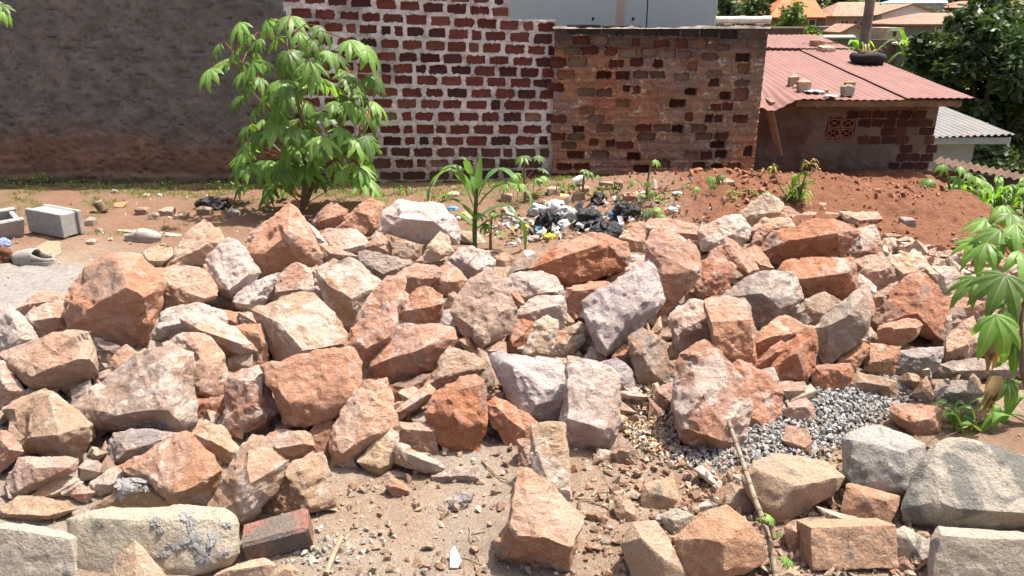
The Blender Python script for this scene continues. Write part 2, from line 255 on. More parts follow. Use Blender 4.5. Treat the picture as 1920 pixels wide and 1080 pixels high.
# region | outline | ridge points x,y,bulge | depth shift m | colour | label
STONES = """
A|435,930 470,860 560,770 760,630 830,628 960,680 1030,740 1095,820 1090,880 1068,960 1030,1050 1000,1245 935,1265 790,1265 640,1190 480,1120|870,850,.3 735,895,.28 620,1025,.22 985,940,.22 760,690,.1|0|o|large boulder at left with orange left face, whitish top and dark rust underside
A|1380,405 1440,450 1505,565 1420,650 1395,770 1200,760 1070,755 1190,620 1240,520|1250,640,.15 1400,560,.12|.1|p|pointed pale peach stone rising behind the large rust-bottomed boulder
A|1070,760 1200,705 1330,745 1395,780 1455,880 1450,910 1380,975 1290,1010 1040,1090 1040,1000 1095,830|1385,935,.22 1370,790,.12 1150,860,.18|0|p|peach stone below the pointed one, right of the rust-bottomed boulder
A|1405,680 1450,610 1545,548 1600,555 1680,640 1728,700 1750,760 1680,800 1655,880 1560,940 1520,920 1430,830|1640,650,.12 1545,885,.2 1670,780,.16 1500,760,.15|-.05|w|lilac-white stone with yellow right side, left of the tall pyramid stone
A|975,620 1100,562 1150,590 1180,630 1110,690 1060,750 1000,730 975,680|1000,680,.15 1120,680,.15|.05|y|small yellow-orange stone peeping out behind the rust-bottomed boulder
E|175,200 240,140 330,100 440,95 455,180 460,240 440,280 340,290 250,345 215,260 185,225|225,215,.2 370,205,.24 450,195,.1|0|p|pink stone with a brown shaded front touching the large left boulder
E|120,140 230,50 270,20 430,45 440,110 330,125 240,160 180,190|240,90,.15 400,90,.12|.1|p|low pale stone at the back left edge, behind the pink brown-fronted one
E|-60,400 -60,200 0,150 50,105 100,150 210,250 255,345 200,420 120,440 0,470|90,200,.12 120,350,.12|.1|w|cream stone cut off by the left edge, highest there
E|0,455 110,405 280,345 385,290 600,300 630,330 635,440 605,480 660,570 560,610 420,655 200,715 140,650|340,515,.26 230,605,.22 470,480,.26 600,478,.2|0|t|long tan slab at far left with brownish lower face
E|-60,480 0,490 70,575 160,690 150,720 40,780 0,820 -60,830|20,640,.2 60,700,.15|.05|p|dusky pink stone at the left edge tucked under the long tan slab
E|225,740 310,700 365,715 430,790 610,920 600,1050 530,1165 400,1150 250,1100 145,1070 195,1000 205,850|400,990,.3 205,1005,.18 590,928,.1 330,740,.1|0|t|pale tan wedge-shaped stone with flat triangular top at lower left
E|10,825 90,770 220,710 300,690 240,760 215,900 200,1020 145,1045 80,940|95,810,.18 130,960,.1|.06|t|tan stone half hidden behind the wedge-shaped one, lower left
E|540,800 620,770 710,710 740,650 850,545 900,470 1010,430 1120,415 1275,460 1285,600 1292,870 1250,975 1130,990 900,975 770,945 620,920 550,870|1150,820,.26 1215,560,.16 830,850,.22 960,955,.14 700,890,.1 1000,560,.16|0|t|broad buff boulder with stepped fractures and a dark right flank
E|850,388 930,440 900,480 820,580 740,660 735,580 760,470|800,520,.15|.05|p|small peach point sticking up behind the broad buff boulder
E|640,590 735,555 760,690 660,720 635,660|690,640,.2|.03|t|small tan wedge squeezed left of the broad buff boulder
E|1100,400 1180,340 1280,310 1420,345 1500,480 1530,640 1530,735 1440,750 1290,770 1260,620 1260,470 1180,460|1400,540,.18 1350,690,.2 1300,360,.1|.04|p|rounded pale pink stone behind the right flank of the buff boulder
E|1095,180 1180,140 1310,113 1440,145 1510,185 1500,260 1300,330 1180,350 1100,410 1040,440 920,440 1000,390 1010,300 1080,240|1120,250,.15 1350,200,.15|.06|g|pale lilac-grey stone right of the rust underside
E|1235,215 1300,180 1500,200 1560,270 1700,370 1720,420 1640,470 1560,500 1480,430 1400,345 1330,320 1260,270|1340,275,.22 1620,385,.22 1480,330,.2|-.05|p|flat lilac-topped slab overhanging a brown shaded side
E|1440,145 1570,155 1630,180 1650,250 1580,280 1510,230|1580,235,.2|.1|o|small orange stone above the lilac-topped slab
E|1615,165 1740,180 1760,250 1650,260|1700,220,.2|.1|p|small dusky stone just right of the small orange one over the lilac slab
E|1540,480 1640,435 1700,450 1700,540 1580,570 1530,540|1600,510,.2|0|t|fist-sized tan stone in the dark gap left of the mottled red block
F|110,745 230,693 345,712 370,800 430,980 300,1075 200,1100 75,1105 80,900 95,800|335,770,.16 320,1010,.18 115,770,.1|0|m|upright block mottled red and white with black specks
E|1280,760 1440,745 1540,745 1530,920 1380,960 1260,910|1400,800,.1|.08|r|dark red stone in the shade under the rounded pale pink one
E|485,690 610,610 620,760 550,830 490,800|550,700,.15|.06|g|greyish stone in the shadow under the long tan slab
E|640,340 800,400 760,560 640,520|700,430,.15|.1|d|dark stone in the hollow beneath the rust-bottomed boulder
J|-40,90 35,88 100,150 125,200 60,270 0,318 -40,318|50,190,.2|0|o|orange stone cut by the left edge, beside the wedge-shaped one
J|110,240 190,225 425,250 400,310 290,370 150,445 60,465 20,440 60,330|210,290,.2 120,420,.15 380,290,.15|0|p|pinkish brown stone lying under the wedge-shaped one
J|190,440 280,370 370,330 440,360 400,410 340,465 270,465 200,460|370,400,.15 300,440,.15|0|y|small cream slab with orange end below the pinkish brown stone
J|395,440 450,385 530,430 490,490 400,460|460,440,.25|0|p|small pink lump right of the small cream slab
J|0,530 110,450 180,470 310,460 430,520 370,545 240,605 100,605 30,590|260,560,.15 60,560,.12|0|y|flat peach slab lying just behind the left concrete block
J|510,385 600,310 670,290 750,345 700,400 620,430 540,450|620,380,.2|0|w|yellow-white stone left of the white-edged orange boulder
J|665,290 800,230 1040,95 1090,115 1145,200 1160,205 1245,290 1250,330 1180,510 1000,530 900,500 830,400 740,335|1060,140,.12 850,290,.15 1000,440,.22 1190,340,.14|0|o|orange boulder with a white upper edge behind the mortar-splashed block
J|500,560 540,500 660,420 700,380 770,345 840,370 960,500 940,550|760,380,.1 880,450,.12|0|e|low tan stone capped with grey mortar behind the mortar-splashed block
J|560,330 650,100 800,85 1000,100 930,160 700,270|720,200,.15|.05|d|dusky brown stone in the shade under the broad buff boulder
J|1090,100 1160,60 1250,60 1270,110 1345,190 1370,220 1330,280 1240,270 1150,200|1200,150,.2 1290,200,.15|.02|y|yellowish stone tucked behind the white-edged orange boulder
J|1165,510 1300,330 1310,250 1420,140 1480,150 1620,255 1560,290 1510,330 1490,470 1480,510 1380,620 1340,620 1320,560 1250,520|1400,200,.12 1390,390,.28 1360,595,.15|-.05|t|tall leaning stone with a vertical ridge, at front left
J|1490,420 1520,340 1590,290 1690,240 1800,230 1815,300 1800,350 1880,420 1880,500 1800,530 1660,575 1570,565 1490,530|1720,520,.16 1840,425,.1 1570,340,.14 1740,300,.14|0|t|brown-speckled stone at the front edge, right of the tall leaning one
J|1475,150 1560,80 1700,85 1745,100 1770,190 1680,250 1620,250 1560,200|1570,180,.2 1700,155,.24 1760,165,.1|0|p|rose stone with flat top above the brown-speckled one
J|1745,110 1780,30 1890,40 1870,120 1845,280 1815,295 1765,190|1820,120,.1|.05|r|narrow red slab standing in shadow right of the rose stone
J|515,215 540,190 610,205 560,240 520,260|550,220,.2|0|t|small tan chip in the gap right of the wedge-shaped stone
J|505,300 530,280 560,320 540,345|535,310,.2|0|p|tiny pink chip below the small tan one
F|130,230 200,150 340,70 440,50 420,120 330,240 290,320 270,330 160,280|300,180,.15 230,260,.15|.03|w|cream stone with orange streaks below the lilac-white stone
B|190,750 215,690 280,590 380,520 480,560 490,690 440,740 380,740 260,770|250,700,.15 420,690,.15 400,560,.1|0|p|peach gable-shaped stone sitting on the big tan slab
B|360,525 400,487 490,490 495,530 470,560 400,560|440,520,.2|-.03|p|small flat stone perched on the peach gable-shaped one
B|470,560 520,530 530,600 500,620|500,570,.2|.02|y|small ochre stone right of the peach gable-shaped one
B|487,625 530,610 570,640 560,670 500,665|530,640,.2|.02|y|small yellow sliver left of the big grey-tan boulder
B|487,665 560,660 590,690 580,725 500,700|540,690,.2|0|g|small grey-white chip beneath the yellow sliver
B|490,705 550,700 575,740 585,830 530,800|550,760,.2|.02|p|small pinkish stone between the tan slab and the grey-tan boulder
F|285,300 380,250 500,215 600,180 680,190 740,280 800,330 910,490 905,530 640,595 600,625 430,640 400,560|385,270,.06 600,560,.24 500,405,.22 860,520,.1 620,260,.08|0|t|big tan-orange slab tilted down right, with a dark left side
B|525,560 600,520 720,493 770,520 940,645 950,660 860,820 760,960 720,910 640,820 585,830 575,740 560,640|620,690,.14 740,740,.2 860,690,.12 720,560,.1|.06|t|big grey-tan boulder at left centre behind the leaning orange slab
F|1270,85 1290,130 1285,200 1240,400 1225,560 1130,640 1010,680 960,590 915,540 960,400 1060,200 1180,100|1050,520,.18 1190,480,.2 1255,200,.06 1080,330,.1|-.03|o|tall leaning orange slab pointing up right, left of centre
F|1270,400 1255,330 1290,230 1400,140 1440,140 1540,190 1550,260 1535,340 1480,400 1330,420|1385,210,.12 1440,280,.22 1540,250,.12 1295,300,.14|0|r|bright rust stone right of the tall leaning orange slab
F|1045,680 1220,560 1250,410 1480,405 1595,440 1610,500 1560,570 1470,720 1400,770 1200,785 1110,740|1080,665,.12 1270,590,.3 1420,550,.26 1540,480,.14|.02|o|large stone with pale top and dark orange front, under the bright rust one
F|350,680 400,650 800,610 910,555 940,560 1000,680 1015,760 990,960 960,1000 700,1060 500,1100 450,980 380,830|430,700,.1 480,930,.18 900,640,.1 980,920,.1 560,1060,.1 810,640,.14 760,820,.16|-.08|o|massive squarish rose-orange block in the middle of the left half
K|362,-138 490,-140 530,-60 530,110 500,160 360,290 230,345 195,340 182,200 200,90 330,10|300,215,.18 260,255,.22 440,150,.14 195,250,.06 480,-90,.08|0|p|pale elongated slab slanting down left under the massive squarish block
F|1215,970 1440,790 1490,830 1490,870 1390,960 1220,1075|1260,980,.2 1450,860,.2|0|p|narrow finger-like stone slanting up right beside the pale elongated slab
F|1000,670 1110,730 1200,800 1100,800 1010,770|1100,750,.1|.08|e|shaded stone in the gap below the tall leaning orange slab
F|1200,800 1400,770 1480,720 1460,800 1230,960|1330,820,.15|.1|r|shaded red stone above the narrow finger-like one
F|170,310 290,310 310,390 200,410|240,350,.2|.06|p|small dusky stone under the cream orange-streaked one
F|110,405 200,420 320,395 370,560 370,700 270,690 240,520|300,460,.15|.05|o|orange-topped stone in shade left of the big tan-orange slab
B|80,450 160,330 260,220 345,143 425,190 450,270 500,350 545,460 525,520 400,570 210,610 130,550|345,305,.28 215,460,.22 460,360,.12 300,390,.25|0|o|tall pyramid-shaped stone with red front at the crest, left
B|80,400 85,360 110,310 250,225 260,300 140,420|150,340,.12|.1|p|pale stone peeping out behind the tall pyramid-shaped one
B|460,260 540,320 575,385 530,420 480,380|520,350,.2|.08|w|whitish stone behind the right slope of the pyramid-shaped one
B|490,270 500,240 590,190 620,130 640,165 715,180 710,210 640,290 590,310 540,320|530,255,.14 620,225,.18|.05|o|orange crest stone with a small peak, right of the pyramid
B|655,300 740,200 780,150 860,118 930,140 945,170 900,270 830,360 790,340 740,310|790,190,.16 860,220,.16 830,335,.1|.03|o|angular orange crest stone left of the white-topped boulder
B|940,290 945,200 1050,130 1310,155 1390,240 1415,340 1400,390 1240,415 1150,395 1060,350 950,320|975,215,.1 1090,235,.24 1240,245,.28 1330,225,.2 1380,340,.1|0|w|large white-topped boulder on the crest behind the pile's middle
B|555,340 580,297 770,305 835,380 830,430 790,480 700,465 640,455 600,400|640,440,.22 740,415,.22 815,405,.15 570,340,.06|0|p|flat-topped peach stone just right of the pyramid-shaped one
B|540,400 600,410 690,460 780,475 700,510 580,545 530,520|610,460,.15|.06|t|shadowy tan stone beneath the flat-topped peach one
B|835,420 900,335 940,330 1010,440 1015,475 930,470 850,445|890,400,.15|.03|p|pale wedge below the angular orange crest stone
B|840,370 930,280 955,330 890,400|890,340,.2|.06|g|lilac stone in the gap left of the white-topped boulder
B|785,450 870,438 920,450 970,470 1120,515 1060,600 950,645 880,590 800,510|970,480,.12 945,580,.18|0|d|dark-faced stone with orange edge above the grey-tan boulder
B|1035,600 1080,560 1150,520 1250,525 1300,560 1290,610 1240,650 1100,735 1065,690|1200,615,.2 1080,600,.12 1150,560,.12|0|p|oblong pinkish stone with white blotch near the upper centre
B|1250,650 1310,540 1370,530 1430,570 1470,630 1440,690 1360,720 1280,690|1300,610,.12 1380,640,.22 1440,620,.12|.02|o|orange flat-topped stone right of the oblong pinkish one
B|1195,490 1220,410 1300,325 1350,345 1370,420 1360,470 1310,485 1240,515|1230,420,.16 1310,465,.14|-.06|y|cream and orange stone leaning on the white-topped boulder
B|1350,490 1420,430 1480,410 1600,440 1645,500 1620,560 1500,620 1410,560|1510,455,.16 1530,560,.22 1400,480,.1|.02|w|pale stone with grey shaded front, below the small peach crest slab
B|1415,310 1540,330 1600,390 1605,430 1490,420 1440,370|1500,390,.2|.08|y|small peach crest slab right of the white-topped boulder
B|990,350 1080,370 1180,410 1170,490 1130,520 1010,470|1090,440,.1|.1|e|dark stone inside the hollow beneath the white-topped boulder
B|1145,510 1185,465 1205,510 1165,530|1175,500,.2|0|p|tiny pink chip under the cream and orange stone
B|1350,710 1390,700 1415,720 1385,765 1355,750|1380,735,.2|0|p|tiny peach chip below the orange flat-topped stone
G|145,390 170,300 240,290 300,400 300,460 240,470|210,380,.15|.02|g|small grey-lilac stone at the foot of the brown lichen-faced slab
C|490,680 560,650 620,690 580,780 520,760|560,710,.15|.1|p|small pinkish stone left of the slate-grey one near the rubbish
C|555,830 640,700 720,668 805,690 770,745 680,790|640,760,.15|.04|d|slate-grey stone left of the great red boulder
C|740,750 800,690 930,600 1060,545 1130,535 1210,560 1320,600 1335,670 1320,730 1200,800 960,872 930,860 900,815 860,790|1075,615,.17 905,690,.17 1210,600,.14 1000,830,.08 1290,690,.06|0|r|great red boulder with grey top in front of the rubbish
C|1285,560 1340,480 1440,460 1460,580 1440,660 1340,670|1330,565,.16 1430,590,.14|.06|o|orange stone between the great red boulder and the long crest slab
D|10,335 60,298 210,312 355,350 350,385 285,440 200,420 110,400 20,430|100,345,.16 250,370,.16|.05|p|long flat pale slab on the crest right of the rubbish
C|1440,690 1450,640 1520,510 1560,503 1755,610 1800,700 1790,800 1700,900 1560,1070 1480,1065 1510,900 1500,750|1610,690,.22 1590,620,.12 1550,790,.18 1750,780,.12|0|o|big upright stone with speckled grey left face, below the long flat slab
C|555,850 620,790 740,762 890,805 945,885 950,930 800,960 700,990 620,890|720,830,.15 850,900,.2 680,930,.12|.02|w|creamy white boulder below the great red one
G|680,330 760,240 820,200 1000,205 1012,300 1005,410 980,440 860,350 760,380|850,260,.15 970,260,.15 800,310,.15|.02|w|pale broken stone under the creamy white boulder
G|255,290 340,110 430,55 510,25 580,100 640,160 680,310 640,430 500,530 430,558 300,450|500,110,.08 490,300,.16 470,500,.12 600,300,.1|-.05|t|big brown lichen-faced slab with pale orange right half, centre
C|950,960 955,880 1060,845 1200,835 1240,870 1110,960 1070,1045 975,1035|1000,890,.16 1060,900,.18|.02|o|orange cube-like stone left of the big lilac-white slab
G|1130,240 1280,150 1380,60 1510,0 1560,-30 1640,80 1655,220 1600,300 1530,400 1285,592 1255,560 1200,440 1150,310|1530,240,.18 1510,90,.12 1290,550,.06 1400,220,.16 1200,260,.06|-.1|g|big lilac-white slab hanging point down at centre right
C|1195,840 1260,770 1330,735 1420,700 1450,740 1340,790 1240,860|1310,775,.15|.1|p|thin flat stone behind the big lilac-white slab
C|1330,700 1370,668 1450,675 1460,740 1360,750|1400,705,.15|.12|p|pale stone in the gap left of the upright grey-faced one
G|1000,430 1100,380 1200,420 1260,560 1200,610 1060,620|1100,480,.1|.1|e|brown stone in deep shade under the big lilac-white slab
G|1110,645 1180,548 1270,570 1290,640 1180,665|1190,600,.2|.02|p|small triangular stone under the tip of the lilac-white slab
G|1320,610 1400,530 1510,535 1525,580 1455,675 1380,640|1420,590,.2|0|o|small orange stone right of the lilac slab's tip
G|1465,670 1480,600 1440,480 1530,425 1690,510 1710,640 1700,790 1600,805 1500,765|1620,560,.16 1540,640,.16 1620,740,.14|.03|e|shaded brown boulder behind the great white-flaked block
G|600,510 620,430 655,348 790,380 775,470 720,580 610,570|690,450,.15 640,530,.12|.02|r|small brick-red stone right of the lichen-faced slab
G|715,605 760,500 790,390 880,335 950,370 960,430 895,600 850,620|860,400,.12 830,560,.15|0|y|orange-yellow stone with white veins below the pale broken one
G|880,600 940,440 1020,435 1045,520 1025,630 900,630|960,520,.15|.03|o|peach stone right of the orange-yellow white-veined one
G|990,550 1040,470 1130,455 1140,500 1080,575 1010,595|1060,530,.2|0|y|small ochre stone beside the peach one in the centre hollow
G|615,150 660,130 700,190 745,260 740,285 690,300 650,230|690,230,.2|-.02|o|small brown stone lodged against the creamy white boulder
G|225,190 265,175 290,195 262,240 228,232|255,210,.2|0|p|tiny peach chip left of the lichen-faced slab
G|462,568 550,505 605,512 615,590 540,618|545,570,.2|0|o|small peach stone under the lichen-faced slab's lower tip
G|300,500 350,470 440,600 400,620 340,580|370,550,.2|.02|p|small pointed pinkish stone above the yellow-speckled slab
G|235,490 290,475 325,490 320,545 245,520|280,510,.2|0|y|small yellow stone left of the small pointed pinkish one
G|75,790 150,660 230,535 330,570 440,640 455,690 400,740 250,790 120,828|240,690,.14 420,690,.1 140,770,.12|-.06|t|yellow-speckled grey slab lying over the deep orange stone
G|420,560 480,590 530,720 525,840 470,870 430,800 420,680|480,690,.12|.04|t|tan stone in half shade right of the yellow-speckled slab
G|535,620 610,598 800,615 960,640 1040,740 1090,890 1000,970 900,1045 790,1042 680,985 640,840|700,700,.14 785,985,.14 880,800,.18 1050,890,.08 620,640,.05|-.03|g|lilac-grey stone with folded dark left bands at the centre
G|940,615 1045,625 1040,730 980,700|1000,660,.15|.02|t|small tan chip between the folded grey stone and the bright white one
K|1527,-250 1640,-245 1760,-190 1795,-150 1785,20 1805,110 1790,150 1750,230 1650,280 1510,200 1475,150 1490,60 1530,20|1515,70,.14 1620,105,.2 1700,120,.22 1785,125,.08 1620,-180,.05|0|w|bright white and yellow stone with grey stain, centre front
G|1190,660 1350,620 1440,680 1500,820 1500,855 1360,850 1300,760|1380,720,.12 1420,830,.1|.05|g|pale grey stone behind the bright white and yellow one
K|720,50 770,-65 890,-130 990,-155 1035,-120 1045,-45 1070,110 1020,230 930,275 820,250 790,180|860,-65,.14 1015,-75,.12 900,150,.16 1030,100,.1|0|r|deep orange upright stone with pale cap at the front of the pile
K|1050,0 1110,-45 1200,20 1270,70 1340,90 1330,190 1260,280 1180,240 1110,140|1115,10,.12 1230,120,.15|.03|r|dark red stone right of the deep orange upright one
K|545,160 570,100 740,105 775,130 775,265 720,275 640,240 560,210|585,135,.14 750,145,.14|.02|p|small pale boxy stone behind the yellow bar-shaped one
K|538,250 555,220 600,230 790,315 812,350 760,390 640,355 560,325|600,262,.18 770,340,.15 570,300,.1|-.03|y|yellow bar-shaped stone at the front edge of the pile
K|340,310 470,160 520,135 555,170 545,310 460,390 430,385|480,230,.12 450,350,.15|0|y|yellow-grey stone leaning under the pale elongated slab
K|757,405 860,350 1000,345 1015,420 970,450 850,445 770,430|870,395,.14 990,400,.1|0|w|thin white flake lying on the bare ground in front
K|455,440 480,390 530,368 640,400 600,440 520,450|540,400,.2|.04|t|small tan lump behind the small red stone on bare ground
K|485,450 520,398 590,440 625,485 560,525 515,500|550,460,.2|0|o|small red and white stone lying on the bare ground
K|855,560 870,490 960,488 968,530 905,605|910,540,.1|0|g|flat grey chip on the bare ground below the white flake
K|1310,290 1308,120 1380,108 1490,115 1520,290 1535,460 1530,550 1430,485 1330,410|1420,465,.12 1520,480,.08 1330,150,.06 1480,150,.06|0|y|tall cream-yellow stone standing upright in front, centre
K|1228,200 1265,185 1310,195 1315,385 1245,385|1270,250,.15|.03|p|small peach stone left of the tall cream-yellow one
K|1115,800 1165,600 1220,460 1240,380 1300,375 1440,480 1595,640 1560,770 1500,950 1430,945 1270,880 1150,860|1205,640,.22 1245,745,.24 1390,740,.26 1520,790,.24 1290,420,.06|0|f|large orange cube-like boulder lying alone in front, nearest the camera
K|1750,270 1810,190 1890,250 1885,330 1800,345|1810,270,.2|0|e|earthy clod at the edge of the gravel left of the red boulder
K|1630,345 1690,248 1757,260 1755,345|1700,300,.15|0|t|small tan triangular stone below the bright white and yellow one
K|1775,520 1830,510 1880,560 1908,640 1860,658 1790,600|1840,580,.15|0|e|small tan lump on the reddish soil at lower centre
K|1620,610 1690,585 1722,650 1640,658|1670,620,.2|0|e|small square tan lump right of the large front boulder
H|240,1000 230,900 250,820 370,785 380,860 360,960 300,960|270,850,.2 340,900,.15|.02|p|small pinkish white stone left of the white-flaked red block
H|0,855 30,838 140,850 205,880 150,905 40,890|110,875,.2|0|y|thin flat yellow stone lying on the gravel's upper edge
H|330,640 400,630 400,750 330,755|360,690,.15|.06|t|small tan stone between the shaded brown boulder and the red block
H|345,530 400,545 435,600 400,640 340,610|385,590,.2|.06|t|small buff stone under the rose block with a diagonal shadow
L|350,70 370,-45 430,-85 483,-130 556,-80 650,35 690,110 680,220 640,310 580,345 500,340 370,280 350,200|372,240,.1 490,290,.18 560,300,.16 420,-40,.12 600,180,.16 440,150,.14|-.04|m|great red block with white flakes standing on the gravel
L|610,-20 640,-45 720,-30 790,30 835,95 825,200 800,290 690,262 640,270 660,170|690,60,.12 770,250,.1 680,180,.12|.04|r|red stone leaning on the right of the white-flaked block
H|1045,795 1100,775 1250,775 1280,860 1130,915 1100,860|1120,840,.15 1240,830,.12|0|t|small tan boxy stone above the gravel right of the red blocks
H|1125,990 1140,920 1260,890 1310,930 1340,1050 1290,1085 1150,1030|1150,950,.12 1270,950,.18|0|p|small pinkish stone with cream top resting on the gravel
L|835,300 860,235 940,250 965,310 960,370 900,355|930,330,.15|0|o|small orange stone lying alone on the grey gravel
D|490,300 515,250 575,190 640,168 715,225 705,260 670,300 560,360 520,345|690,262,.14 600,260,.15|.03|y|yellow-grey stone at the top of the crest against the red soil
D|690,275 720,230 750,232 800,270 805,315 720,310|740,280,.15|.06|p|small pink stone right of the topmost yellow-grey one
D|300,340 420,280 500,285 545,340 535,400 480,460 370,460 310,440|440,350,.15 400,410,.15|.04|w|pale pink-white boulder left of the topmost yellow-grey stone
D|540,360 620,290 740,295 770,335 690,365 600,400|660,335,.15|.02|y|pale flat stone below the topmost yellow-grey one
D|562,415 590,340 650,318 675,340 672,380 610,430 580,440|630,370,.15|0|o|small orange stone left of the big overhanging orange boulder
D|590,470 680,360 850,300 960,305 1070,360 1065,400 980,492 880,500 720,515 640,505|950,370,.26 800,375,.2 700,420,.12 1050,385,.08|0|r|big overhanging orange boulder with a dark triangular hollow face
D|800,300 810,275 870,253 1020,270 1040,310 960,320 850,310|900,285,.15|.08|t|buff stone behind the big overhanging orange boulder
D|1000,262 1180,265 1210,295 1130,330 1060,347 1030,310|1100,300,.2|.05|p|flat peach slab jutting right at the crest's end
D|870,250 900,215 960,218 995,262 930,270|930,245,.2|.1|p|small dusky stone farthest back among the right crest stones
D|1020,495 1080,350 1170,330 1205,420 1212,465 1120,490|1110,400,.15 1120,455,.15|.06|m|red stone with white dust under the jutting peach slab
D|360,455 440,395 500,430 590,540 590,565 540,588 470,540 400,495|450,440,.12 540,560,.15|-.05|o|elongated orange stone slanting down right near the upper right
D|520,465 570,430 600,440 665,540 660,560 600,575 560,510|600,520,.2|0|o|small greyish orange stone beside the elongated slanting one
D|245,660 300,590 330,480 370,455 470,540 460,600 400,690 330,705|380,560,.12 300,650,.12|.04|r|dusky red stone in shade behind the slanting elongated one
D|690,570 760,495 900,488 1060,495 1078,580 1060,650 1000,692 900,675 810,690 780,640|790,588,.28 940,580,.28 1055,560,.16|0|r|wide flat-topped rust slab at the right of the heap
D|1065,500 1210,470 1260,520 1290,600 1250,625 1170,650 1080,600|1240,535,.14 1160,570,.16|.03|p|pale peach stone right of the wide rust slab
D|1245,490 1340,465 1410,470 1510,590 1512,630 1490,655 1430,600 1300,610 1265,560|1310,570,.15 1430,550,.18|.03|y|mottled cream stone with dark spots at the upper right
H|690,215 830,90 1020,40 1180,45 1245,210 1110,325 1090,345 910,400 860,300 800,250|990,170,.24 840,195,.14 1070,290,.14|0|d|large two-faced stone, left side dark red and right side grey
H|345,350 420,260 510,222 600,235 620,330 650,440 640,545 430,582 370,500|480,375,.18 610,345,.14 390,480,.1|0|p|rose block with a diagonal shadow left of the yellow-topped cube
H|600,250 660,220 850,225 920,460 925,650 910,682 700,605 640,560 615,380|625,370,.18 885,360,.18 665,545,.12 900,560,.1|-.03|o|orange cube-like stone with yellow and grey top
H|915,520 1000,385 1120,330 1265,410 1240,445 1090,500 940,600|960,505,.14 1100,475,.2|0|o|orange lozenge-shaped stone right of the yellow-topped cube
H|1115,325 1250,235 1302,270 1225,375|1220,310,.2|0|g|small blue-grey stone under the large two-faced one
H|1225,375 1290,300 1260,230 1390,183 1495,250 1430,320 1340,380 1280,415|1300,290,.12 1380,310,.18|.04|e|brown stone in the shade of the wide rust slab
H|1322,420 1400,320 1560,218 1640,220 1692,320 1685,420 1600,535 1440,642 1400,657 1350,600|1430,395,.22 1540,325,.26 1660,345,.14|-.05|d|blue-grey capped stone with deep rust front at the right
I|260,320 330,240 430,188 480,330 502,420 490,452 440,460 400,380|420,260,.14 450,380,.12|.05|p|pink upright stone behind the blue-grey capped one
I|470,260 530,200 615,170 600,300 540,430 500,400|550,260,.14|.05|p|peach stone left of the tall red ridge stone
I|340,190 380,120 480,190 485,240 440,300 380,260|430,200,.15|.08|w|white stone in the gap under the pale peach one
I|525,430 590,200 750,110 800,130 940,290 935,555 860,535 770,500 690,450|740,350,.24 765,160,.1 860,500,.12 600,400,.06|0|r|tall red stone with a sharp vertical ridge at the far right
I|493,480 510,440 640,395 740,410 772,440 740,500 640,565 600,582 500,540|530,455,.14 620,455,.3 725,460,.22|-.06|o|loaf-shaped orange stone with pale top below the tall red ridge
I|890,640 930,500 1000,440 1090,395 1165,540 1100,625 1030,687 900,692|930,610,.14 1060,560,.2|0|p|pale orange stone with white underside at right of the red ridge
I|608,740 630,610 800,585 908,575 890,680 820,762 740,745|800,650,.15 700,640,.12|.03|g|white-grey flat stone below the loaf-shaped one
I|408,720 450,560 632,580 605,730 580,772 470,735|595,640,.14 445,680,.14 470,590,.06|0|o|small cubic orange stone with dark right side above the tan lump
I|240,670 290,610 400,550 437,580 400,650 330,745 260,700|320,650,.18|0|o|small orange stone left of the small cubic one
I|390,560 430,430 490,500 495,550 440,570|440,510,.15|.05|t|small buff stone behind the small cubic orange one
I|78,750 100,690 230,690 310,688 335,740 300,845 220,882 100,872|105,715,.14 300,725,.14 200,800,.12|0|r|small red block at the upper edge of the grey gravel
I|325,810 370,740 480,770 605,790 605,880 560,935 440,900 350,860|400,800,.15 550,830,.15|0|e|rough tan lump half sunk in the gravel
I|598,780 680,740 740,755 795,800 710,862 620,805|690,790,.2|-.02|y|small ochre and white stone below the white-grey flat one
I|705,870 780,790 800,770 840,850 848,940 790,935 720,895|780,860,.18|0|p|small tan-pink wedge below the small ochre and white stone
L|1325,170 1340,140 1520,150 1542,162 1537,270 1440,292 1360,232|1400,225,.2 1500,200,.18 1345,165,.06|0|o|red wedge-shaped stone on the gravel behind the grey cube block
I|870,910 890,820 960,785 1090,800 1155,870 1070,950 1000,970|950,860,.15 1070,870,.15|0|c|rough cream lump left of the leafy stems at the right edge
I|860,760 890,690 1030,690 1110,640 1300,650 1378,720 1340,775 1100,785 950,795|1000,730,.15 1250,720,.15|.03|c|long cream lump behind the leafy stems at the right
I|1270,640 1330,570 1430,560 1510,600 1510,760 1390,740|1380,650,.15|.03|p|pinkish stone at the right edge behind the leaves
I|840,70 980,72 1015,130 970,255 900,245 875,190|930,150,.15|.06|w|white stone at the heap's far right end on the soil
I|955,255 1030,165 1095,150 1065,265|1030,220,.2|.06|o|small orange stone right of the white far-end stone
I|935,315 960,265 1060,275 1175,290 1110,385 1050,395 960,350|1040,330,.15|.04|o|dusky orange stone at far right behind the drooping leaves
I|925,440 940,335 1030,340 1048,390 965,460|980,390,.15|.04|d|dark grey and white stone right of the tall red ridge
I|1085,570 1200,470 1310,560 1280,645 1110,630|1200,560,.15|.02|o|small orange stone partly behind the dry hanging leaf
H|905,690 960,610 1090,500 1152,550 1060,645 1000,690|1050,590,.18|-.02|r|rose-red stone leaning below the orange lozenge-shaped one
H|1010,705 1180,570 1160,500 1290,418 1342,480 1332,700 1280,805 1040,775|1195,580,.24 1305,475,.1 1260,750,.14|.02|r|large red-brown stone with ridge right of the lozenge-shaped one
H|915,720 980,690 1040,740 1040,800 960,790|980,740,.15|.05|w|small white stone peeping between the two red stones by the gravel
"""
